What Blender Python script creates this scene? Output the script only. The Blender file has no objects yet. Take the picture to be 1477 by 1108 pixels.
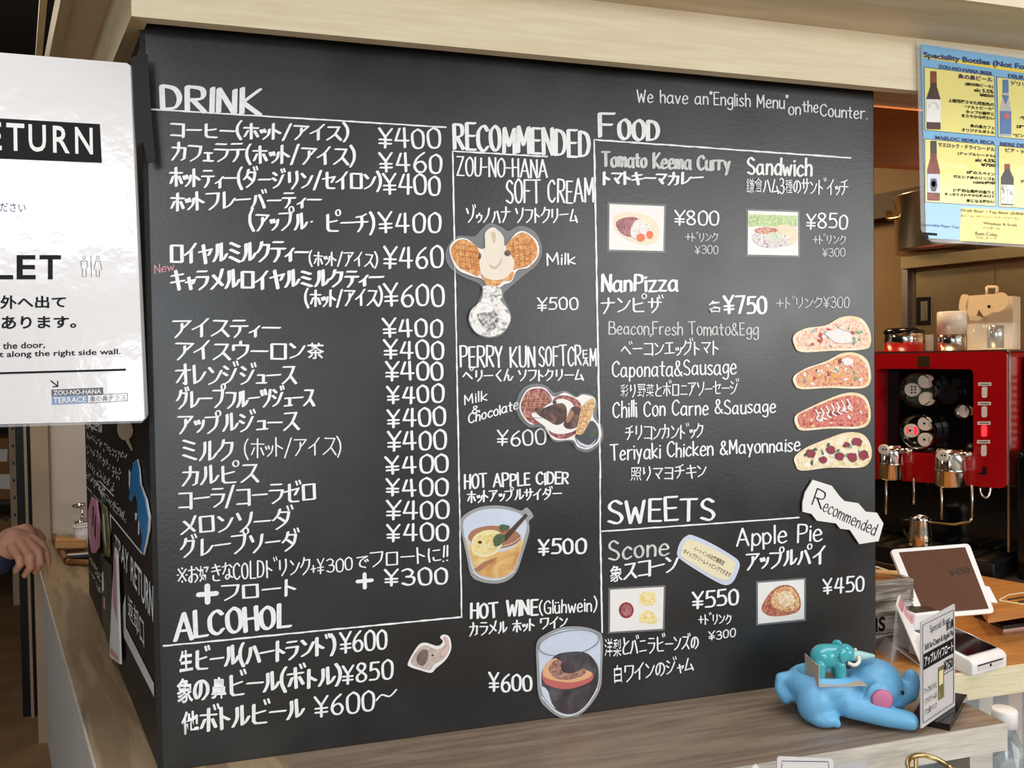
import bpy, bmesh, math, random
import numpy as np
from mathutils import Matrix, Vector, Euler
rng = random.Random(7)
S = bpy.context.scene
COL = S.collection
Z0 = 0.90                                   # height of the ledge above the floor

# ------------------------------------------------------------------ camera
F_PX, CX, CY = 1110.0, 738.5, 554.0
CAM = np.array([0.2629, -1.4627, 0.7073 + Z0])
YAW, PITCH, ROLL = 0.26093, -0.02181, -0.01424
FW = np.array([math.sin(YAW)*math.cos(PITCH), math.cos(YAW)*math.cos(PITCH), math.sin(PITCH)])
_r = np.array([math.cos(YAW), -math.sin(YAW), 0.0]); _u = np.cross(_r, FW)
RT = _r*math.cos(ROLL) + _u*math.sin(ROLL)
UP = -_r*math.sin(ROLL) + _u*math.cos(ROLL)
cam = bpy.data.cameras.new('camera'); camo = bpy.data.objects.new('camera', cam); COL.objects.link(camo)
cam.sensor_fit = 'HORIZONTAL'; cam.sensor_width = 36.0; cam.lens = F_PX/1477.0*36.0
cam.clip_start = 0.02; cam.clip_end = 200
M = Matrix.Identity(4)
for i in range(3):
    M[i][0], M[i][1], M[i][2], M[i][3] = RT[i], UP[i], -FW[i], CAM[i]
camo.matrix_world = M
S.camera = camo

# ------------------------------------------------------------------ light
S.view_settings.view_transform = 'Standard'; S.view_settings.look = 'None'
S.view_settings.gamma = 1.0; S.view_settings.use_curve_mapping = False
S.view_settings.exposure = 0.0
w = bpy.data.worlds.new('world'); S.world = w; w.use_nodes = True
bg = w.node_tree.nodes['Background']; bg.inputs[0].default_value = (0.80, 0.90, 1.0, 1); bg.inputs[1].default_value = 0.34
def area(name, loc, target, sx, sy, power, color):
    l = bpy.data.lights.new(name, 'AREA'); l.shape = 'RECTANGLE'; l.size = sx; l.size_y = sy; l.energy = power; l.color = color
    o = bpy.data.objects.new(name, l); COL.objects.link(o); o.location = loc
    o.rotation_euler = (Vector(target)-Vector(loc)).to_track_quat('-Z', 'Y').to_euler()
    return o
area('window_daylight_right', (4.1, -4.4, 2.25), (1.4, 0, 1.7), 4.8, 1.6, 140, (0.99, 0.98, 0.97))
area('window_daylight_left', (-1.75, -4.7, 2.85), (-.2, 0, 1.9), 1.9, .75, 46, (0.90, 0.95, 1.0))
area('low_glare_light', (-.75, -4.7, 1.30), (.1, 0, 1.4), .8, .9, 22, (0.92, 0.96, 1.0))  # added low light for the lower glare on the tray return sign
area('overhead_fill', (0.9, -1.15, 3.6), (0.8, -.5, 1.0), 3.6, 1.1, 50, (0.99, 0.98, 0.97))  # added overhead light: lifts the ledge, casts the shadow under the beam
area('kitchen_lamp', (1.75, 1.7, 2.55), (2.4, .8, 1.2), 0.5, 0.5, 24, (1.0, 0.70, 0.36))
area('counter_lamp', (2.0, .62, 2.55), (2.0, .3, .9), 0.3, 0.3, 9, (1.0, 0.80, 0.52))
area('back_room_lamp', (-1.1, 1.5, 2.9), (-0.8, 2.2, 0.8), 0.6, 0.6, 10, (1.0, 0.84, 0.66))

# ------------------------------------------------------------------ pixel helpers
def ray(px, py): return FW + RT*((px-CX)/F_PX) - UP*((py-CY)/F_PX)
def hit(px, py, pt, n):
    d = ray(px, py); n = np.asarray(n, float)
    return CAM + d*(((np.asarray(pt, float)-CAM) @ n)/(d @ n))
def onY(y): return lambda px, py: hit(px, py, (0, y, 0), (0, 1, 0))
def onZ(z): return lambda px, py: hit(px, py, (0, 0, z), (0, 0, 1))
def onP(pt, n): return lambda px, py: hit(px, py, pt, n)
def atD(px, py, d): return CAM + ray(px, py)*d

# ------------------------------------------------------------------ materials
MATS = {}
def srgb(c):
    return tuple((x/12.92 if x <= .04045 else ((x+.055)/1.055)**2.4) for x in c)
def rgb(r, g, b): return srgb((r/255, g/255, b/255))
def mat(name, c, rough=.5, metal=0, noise=0, scale=20, bump=0, bscale=None, spec=.5, coat=0, emit=None, estr=0, trans=0, alpha=1, stretch=None, sss=0, rvar=0, detail=4):
    if name in MATS: return MATS[name]
    m = bpy.data.materials.new(name); m.use_nodes = True; MATS[name] = m
    nt = m.node_tree; b = nt.nodes['Principled BSDF']
    b.inputs['Base Color'].default_value = (*c, 1); b.inputs['Roughness'].default_value = rough
    b.inputs['Metallic'].default_value = metal; b.inputs['Specular IOR Level'].default_value = spec
    b.inputs['Coat Weight'].default_value = coat; b.inputs['Coat Roughness'].default_value = .08
    b.inputs['Transmission Weight'].default_value = trans; b.inputs['Alpha'].default_value = alpha
    if sss:
        b.inputs['Subsurface Weight'].default_value = sss; b.inputs['Subsurface Radius'].default_value = (.01, .006, .004); b.inputs['Subsurface Scale'].default_value = .5
    if emit: b.inputs['Emission Color'].default_value = (*emit, 1); b.inputs['Emission Strength'].default_value = estr
    tc = nt.nodes.new('ShaderNodeTexCoord'); mp = nt.nodes.new('ShaderNodeMapping'); nt.links.new(tc.outputs['Object'], mp.inputs[0])
    if stretch: mp.inputs['Scale'].default_value = stretch
    if noise or rvar:
        n = nt.nodes.new('ShaderNodeTexNoise'); n.inputs['Scale'].default_value = scale; n.inputs['Detail'].default_value = detail
        nt.links.new(mp.outputs[0], n.inputs['Vector'])
        if noise:
            r = nt.nodes.new('ShaderNodeValToRGB'); nt.links.new(n.outputs['Fac'], r.inputs[0])
            r.color_ramp.elements[0].position = .3; r.color_ramp.elements[1].position = .7
            r.color_ramp.elements[0].color = (*[max(0, x*(1-noise)) for x in c], 1)
            r.color_ramp.elements[1].color = (*[min(1, x*(1+noise)) for x in c], 1)
            nt.links.new(r.outputs[0], b.inputs['Base Color'])
        if rvar:
            mr = nt.nodes.new('ShaderNodeMapRange'); nt.links.new(n.outputs['Fac'], mr.inputs[0])
            mr.inputs['From Min'].default_value = .3; mr.inputs['From Max'].default_value = .7
            mr.inputs['To Min'].default_value = max(.02, rough-rvar); mr.inputs['To Max'].default_value = min(1, rough+rvar)
            nt.links.new(mr.outputs[0], b.inputs['Roughness'])
    if bump:
        n2 = nt.nodes.new('ShaderNodeTexNoise'); n2.inputs['Scale'].default_value = bscale or scale; n2.inputs['Detail'].default_value = 3
        nt.links.new(mp.outputs[0], n2.inputs['Vector'])
        bp = nt.nodes.new('ShaderNodeBump'); bp.inputs['Strength'].default_value = bump; bp.inputs['Distance'].default_value = .01
        nt.links.new(n2.outputs['Fac'], bp.inputs['Height']); nt.links.new(bp.outputs[0], b.inputs['Normal'])
        if coat: nt.links.new(bp.outputs[0], b.inputs['Coat Normal'])
    return m
def speck(name, cols, scale=150, rough=.4, detail=3, lo=.32, hi=.68):
    m = mat(name, cols[0], rough); nt = m.node_tree; b = nt.nodes['Principled BSDF']
    mp = [n for n in nt.nodes if n.type == 'MAPPING'][0]
    n = nt.nodes.new('ShaderNodeTexNoise'); n.inputs['Scale'].default_value = scale; n.inputs['Detail'].default_value = detail; n.inputs['Distortion'].default_value = .6
    nt.links.new(mp.outputs[0], n.inputs['Vector'])
    r = nt.nodes.new('ShaderNodeValToRGB'); el = r.color_ramp.elements
    el[0].position = lo; el[0].color = (*cols[0], 1); el[1].position = hi; el[1].color = (*cols[-1], 1)
    for i, c in enumerate(cols[1:-1]): e = el.new(lo+(hi-lo)*(i+1)/(len(cols)-1)); e.color = (*c, 1)
    nt.links.new(n.outputs['Fac'], r.inputs[0]); nt.links.new(r.outputs[0], b.inputs['Base Color'])
    return m
def wood(name, c1, c2, axis='X', scale=6, rough=.5, rotz=0, rings=.35):
    if name in MATS: return MATS[name]
    m = mat(name, c1, rough); nt = m.node_tree; b = nt.nodes['Principled BSDF']
    mp = [n for n in nt.nodes if n.type == 'MAPPING'][0]
    st = {'X': (.07, 1, 1), 'Y': (1, .07, 1), 'Z': (1, 1, .07)}[axis]
    mp0 = nt.nodes.new('ShaderNodeMapping'); mp0.inputs['Rotation'].default_value = (0, 0, rotz)
    tc = [n for n in nt.nodes if n.type == 'TEX_COORD'][0]
    nt.links.new(tc.outputs['Object'], mp0.inputs[0]); nt.links.new(mp0.outputs[0], mp.inputs[0]); mp.inputs['Scale'].default_value = st
    n1 = nt.nodes.new('ShaderNodeTexNoise'); n1.inputs['Scale'].default_value = scale; n1.inputs['Detail'].default_value = 5; n1.inputs['Distortion'].default_value = .35
    n2 = nt.nodes.new('ShaderNodeTexNoise'); n2.inputs['Scale'].default_value = scale*22; n2.inputs['Detail'].default_value = 2
    nt.links.new(mp.outputs[0], n1.inputs['Vector']); nt.links.new(mp.outputs[0], n2.inputs['Vector'])
    wv = nt.nodes.new('ShaderNodeMath'); wv.operation = 'MULTIPLY'; wv.inputs[1].default_value = 9.0; nt.links.new(n1.outputs['Fac'], wv.inputs[0])
    sn = nt.nodes.new('ShaderNodeMath'); sn.operation = 'SINE'
    m6 = nt.nodes.new('ShaderNodeMath'); m6.operation = 'MULTIPLY'; m6.inputs[1].default_value = 6.0; nt.links.new(wv.outputs[0], m6.inputs[0]); nt.links.new(m6.outputs[0], sn.inputs[0])
    a = nt.nodes.new('ShaderNodeMath'); a.operation = 'MULTIPLY_ADD'; a.inputs[1].default_value = rings*.5; nt.links.new(sn.outputs[0], a.inputs[0]); nt.links.new(n2.outputs['Fac'], a.inputs[2])
    r = nt.nodes.new('ShaderNodeValToRGB'); r.color_ramp.elements[0].position = .25; r.color_ramp.elements[1].position = .75
    r.color_ramp.elements[0].color = (*c2, 1); r.color_ramp.elements[1].color = (*c1, 1)
    nt.links.new(a.outputs[0], r.inputs[0]); nt.links.new(r.outputs[0], b.inputs['Base Color'])
    bp = nt.nodes.new('ShaderNodeBump'); bp.inputs['Strength'].default_value = .12; bp.inputs['Distance'].default_value = .003
    nt.links.new(n2.outputs['Fac'], bp.inputs['Height']); nt.links.new(bp.outputs[0], b.inputs['Normal'])
    return m
def clear(name, tint=(.9, .95, 1), fac=.22, rough=.08):
    if name in MATS: return MATS[name]
    m = bpy.data.materials.new(name); m.use_nodes = True; MATS[name] = m; nt = m.node_tree
    b = nt.nodes['Principled BSDF']; b.inputs['Base Color'].default_value = (*tint, 1); b.inputs['Roughness'].default_value = rough
    t = nt.nodes.new('ShaderNodeBsdfTransparent'); x = nt.nodes.new('ShaderNodeMixShader'); x.inputs[0].default_value = fac
    nt.links.new(t.outputs[0], x.inputs[1]); nt.links.new(b.outputs[0], x.inputs[2])
    nt.links.new(x.outputs[0], nt.nodes['Material Output'].inputs[0])
    return m

# ------------------------------------------------------------------ object helpers
ROOTM = {}
def setp(o, label=None, cat=None, group=None, kind=None):
    if label: o['label'] = label
    if cat: o['category'] = cat
    if group: o['group'] = group
    if kind: o['kind'] = kind
    return o
def thing(name, label, cat, loc=(0, 0, 0), rz=0, group=None):
    o = bpy.data.objects.new(name, None); COL.objects.link(o); o.empty_display_size = .05
    o.location = loc; o.rotation_euler = (0, 0, rz); setp(o, label, cat, group)
    ROOTM[o] = Matrix.Translation(Vector(loc)) @ Matrix.Rotation(rz, 4, 'Z')
    return o
def rootm(o):
    if o is None: return Matrix.Identity(4)
    if o in ROOTM: return ROOTM[o]
    return rootm(o.parent)
def mesh(name, verts, faces, m, parent=None, world=False, smooth=False, recalc=False):
    if world and parent is not None:
        mi = np.array(rootm(parent).inverted())
        v = np.c_[np.asarray(verts, float), np.ones(len(verts))] @ mi.T
        verts = v[:, :3]
    me = bpy.data.meshes.new(name); me.from_pydata([tuple(map(float, v)) for v in verts], [], faces); 
    if recalc:
        bm = bmesh.new(); bm.from_mesh(me); bmesh.ops.recalc_face_normals(bm, faces=bm.faces); bm.to_mesh(me); bm.free()
    me.materials.append(MATS[m] if isinstance(m, str) else m)
    if smooth:
        for p in me.polygons: p.use_smooth = True
    o = bpy.data.objects.new(name, me); COL.objects.link(o)
    if parent is not None: o.parent = parent
    return o
def bmobj(name, bm, m, parent=None, smooth=False, world=False):
    if world and parent is not None: bm.transform(rootm(parent).inverted())
    bmesh.ops.recalc_face_normals(bm, faces=bm.faces)
    me = bpy.data.meshes.new(name); bm.to_mesh(me); bm.free()
    me.materials.append(MATS[m] if isinstance(m, str) else m)
    if smooth:
        for p in me.polygons: p.use_smooth = True
    o = bpy.data.objects.new(name, me); COL.objects.link(o)
    if parent is not None: o.parent = parent
    return o
def b_box(bm, lo, hi, bevel=0, mtx=None, seg=2):
    lo, hi = Vector(lo), Vector(hi)
    mm = Matrix.Translation((lo+hi)/2) @ Matrix.Diagonal((*(hi-lo), 1))
    if mtx is not None: mm = mtx @ mm
    r = bmesh.ops.create_cube(bm, size=1, matrix=mm)
    if bevel:
        ed = list({e for v in r['verts'] for e in v.link_edges})
        bmesh.ops.bevel(bm, geom=ed, offset=bevel, segments=seg, affect='EDGES', profile=.5)
def box(name, lo, hi, m, parent=None, bevel=0, mtx=None, world=False, seg=2):
    bm = bmesh.new(); b_box(bm, lo, hi, bevel, mtx, seg); return bmobj(name, bm, m, parent, world=world)
def b_lathe(bm, prof, seg=32, mtx=None):
    rings = []
    for r, z in prof:
        ring = []
        if r < 1e-6: ring = [bm.verts.new((0, 0, z))]
        else: ring = [bm.verts.new((r*math.cos(2*math.pi*i/seg), r*math.sin(2*math.pi*i/seg), z)) for i in range(seg)]
        rings.append(ring)
    for a, b in zip(rings, rings[1:]):
        for i in range(seg):
            j = (i+1) % seg
            q = [a[i % len(a)], a[j % len(a)], b[j % len(b)], b[i % len(b)]]
            q = list(dict.fromkeys(q))
            if len(q) >= 3:
                try: bm.faces.new(q)
                except ValueError: pass
    if mtx is not None: bmesh.ops.transform(bm, matrix=mtx, verts=[v for r in rings for v in r])
def lathe(name, prof, m, parent=None, seg=32, mtx=None, world=False):
    bm = bmesh.new(); b_lathe(bm, prof, seg, mtx); o = bmobj(name, bm, m, parent, smooth=True, world=world)
    return o
def catmull(pts, closed=False, n=5):
    P = [np.asarray(p, float) for p in pts]; out = []; L = len(P)
    rngi = range(L) if closed else range(L-1)
    for i in rngi:
        if closed: a, b, c, d = P[i-1], P[i], P[(i+1) % L], P[(i+2) % L]
        else: a, b, c, d = P[max(i-1, 0)], P[i], P[i+1], P[min(i+2, L-1)]
        for k in range(n):
            t = k/n
            out.append(.5*((2*b)+(-a+c)*t+(2*a-5*b+4*c-d)*t*t+(-a+3*b-3*c+d)*t**3))
    if not closed: out.append(P[-1])
    return out
def b_tube(bm, pts, r, seg=10, cap=True):
    P = [Vector(p) for p in pts]; rings = []
    rr = r if isinstance(r, (list, tuple)) else [r]*len(P)
    up = Vector((0, 0, 1)); 
    for i, p in enumerate(P):
        t = (P[min(i+1, len(P)-1)]-P[max(i-1, 0)]).normalized()
        a = up.cross(t)
        if a.length < 1e-3: a = Vector((1, 0, 0)).cross(t)
        a.normalize(); b = t.cross(a)
        rings.append([bm.verts.new(p+(a*math.cos(2*math.pi*k/seg)+b*math.sin(2*math.pi*k/seg))*rr[i]) for k in range(seg)])
    for a, b in zip(rings, rings[1:]):
        for k in range(seg): bm.faces.new((a[k], a[(k+1) % seg], b[(k+1) % seg], b[k]))
    if cap: bm.faces.new(rings[0][::-1]); bm.faces.new(rings[-1])
def tube(name, pts, r, m, parent=None, seg=10, world=False, smooth=True):
    bm = bmesh.new(); b_tube(bm, pts, r, seg); return bmobj(name, bm, m, parent, smooth, world)
def b_prism(bm, pts, off, mtx=None):
    """closed 3-D outline extruded by vector off"""
    a = [bm.verts.new(Vector(p)) for p in pts]; o = Vector(off); b = [bm.verts.new(Vector(p)+o) for p in pts]
    n = len(a); bm.faces.new(a); bm.faces.new(b[::-1])
    for i in range(n): bm.faces.new((a[i], b[i], b[(i+1) % n], a[(i+1) % n]))
    if mtx is not None: bmesh.ops.transform(bm, matrix=mtx, verts=a+b)
def prism(name, pts, off, m, parent=None, world=True, smooth=False):
    bm = bmesh.new(); b_prism(bm, pts, off); return bmobj(name, bm, m, parent, smooth, world)
def blob(name, ells, m, parent=None, voxel=.003, smooth=6, cut=None, mtx=None):
    """one continuous surface from overlapping ellipsoids (c, r[, euler]) and tapered chains ('c', pts, radii)"""
    bm = bmesh.new()
    def ball(c, r, e=(0, 0, 0)):
        r = (r, r, r) if isinstance(r, (int, float)) else r
        mm = Matrix.Translation(c) @ Euler(e).to_matrix().to_4x4() @ Matrix.Diagonal((*r, 1))
        bmesh.ops.create_icosphere(bm, subdivisions=3, radius=1, matrix=mm)
    for e in ells:
        if e[0] == 'c':
            pts, rad = e[1], e[2]
            for i in range(len(pts)-1):
                a, b = np.array(pts[i]), np.array(pts[i+1]); k = max(2, int(np.linalg.norm(b-a)/(min(rad[i], rad[i+1])*.35))+1)
                for j in range(k+1):
                    t = j/k; ball(tuple(a+(b-a)*t), float(rad[i]+(rad[i+1]-rad[i])*t))
        else: ball(*e)
    me = bpy.data.meshes.new(name); bm.to_mesh(me); bm.free()
    t = bpy.data.objects.new('tmp', me); COL.objects.link(t); tc = None
    md = t.modifiers.new('r', 'REMESH'); md.mode = 'VOXEL'; md.voxel_size = voxel
    if cut:
        bm = bmesh.new()
        for c, r in cut: bmesh.ops.create_icosphere(bm, subdivisions=4, radius=1, matrix=Matrix.Translation(c) @ Matrix.Diagonal((*r, 1)))
        cm = bpy.data.meshes.new('cut'); bm.to_mesh(cm); bm.free(); tc = bpy.data.objects.new('tmpcut', cm); COL.objects.link(tc)
        bo = t.modifiers.new('b', 'BOOLEAN'); bo.operation = 'DIFFERENCE'; bo.object = tc; bo.solver = 'EXACT'
        r2 = t.modifiers.new('r2', 'REMESH'); r2.mode = 'VOXEL'; r2.voxel_size = voxel
    sm = t.modifiers.new('s', 'SMOOTH'); sm.iterations = smooth; sm.factor = .5
    dg = bpy.context.evaluated_depsgraph_get(); dg.update()
    new = bpy.data.meshes.new_from_object(t.evaluated_get(dg))
    bpy.data.objects.remove(t)
    if tc: bpy.data.objects.remove(tc)
    if mtx is not None: new.transform(mtx)
    new.name = name; new.materials.clear(); new.materials.append(MATS[m] if isinstance(m, str) else m)
    for p in new.polygons: p.use_smooth = True
    o = bpy.data.objects.new(name, new); COL.objects.link(o)
    if parent is not None: o.parent = parent
    return o

# flat print on a plane: px outline -> thin polygon
def pxpoly(name, pts, mapper, m, parent, smooth=0, off=(0, 0, 0), thick=None):
    if smooth: pts = catmull(pts, True, smooth)
    V = [mapper(*p)+np.asarray(off) for p in pts]
    if thick is not None:
        return prism(name, [tuple(v) for v in V], thick, m, parent)
    return mesh(name, V, [list(range(len(V)))], m, parent, world=True)
def ellpts(cx, cy, rx, ry, rot=0, n=24, wob=0, seed=0):
    r = random.Random(seed); c, s = math.cos(rot), math.sin(rot); out = []
    for i in range(n):
        a = 2*math.pi*i/n; k = 1+(r.uniform(-wob, wob) if wob else 0); x, y = rx*math.cos(a)*k, ry*math.sin(a)*k
        out.append((cx+x*c-y*s, cy+x*s+y*c))
    return out
def pxline(name, pts, width, mapper, m, parent, off=(0, 0, 0), rough=0):
    V = []; Fc = []; P = [np.asarray(p, float) for p in pts]
    Q = []
    for a, b in zip(P, P[1:]):
        k = max(1, int(np.linalg.norm(b-a)/8)) if rough else 1
        for j in range(k): Q.append(a+(b-a)*j/k)
    Q.append(P[-1])
    for i, q in enumerate(Q):
        t = Q[min(i+1, len(Q)-1)]-Q[max(i-1, 0)]; t /= np.linalg.norm(t); n = np.array([-t[1], t[0]])
        wd = width*(1+(rng.uniform(-rough, rough) if rough else 0)); sh = n*(rng.uniform(-rough, rough)*.8 if rough else 0)
        V += [mapper(*(q+n*wd/2+sh))+np.asarray(off), mapper(*(q-n*wd/2+sh))+np.asarray(off)]
    for i in range(len(Q)-1): Fc.append((2*i, 2*i+1, 2*i+3, 2*i+2))
    return mesh(name, V, Fc, m, parent, world=True)

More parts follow.
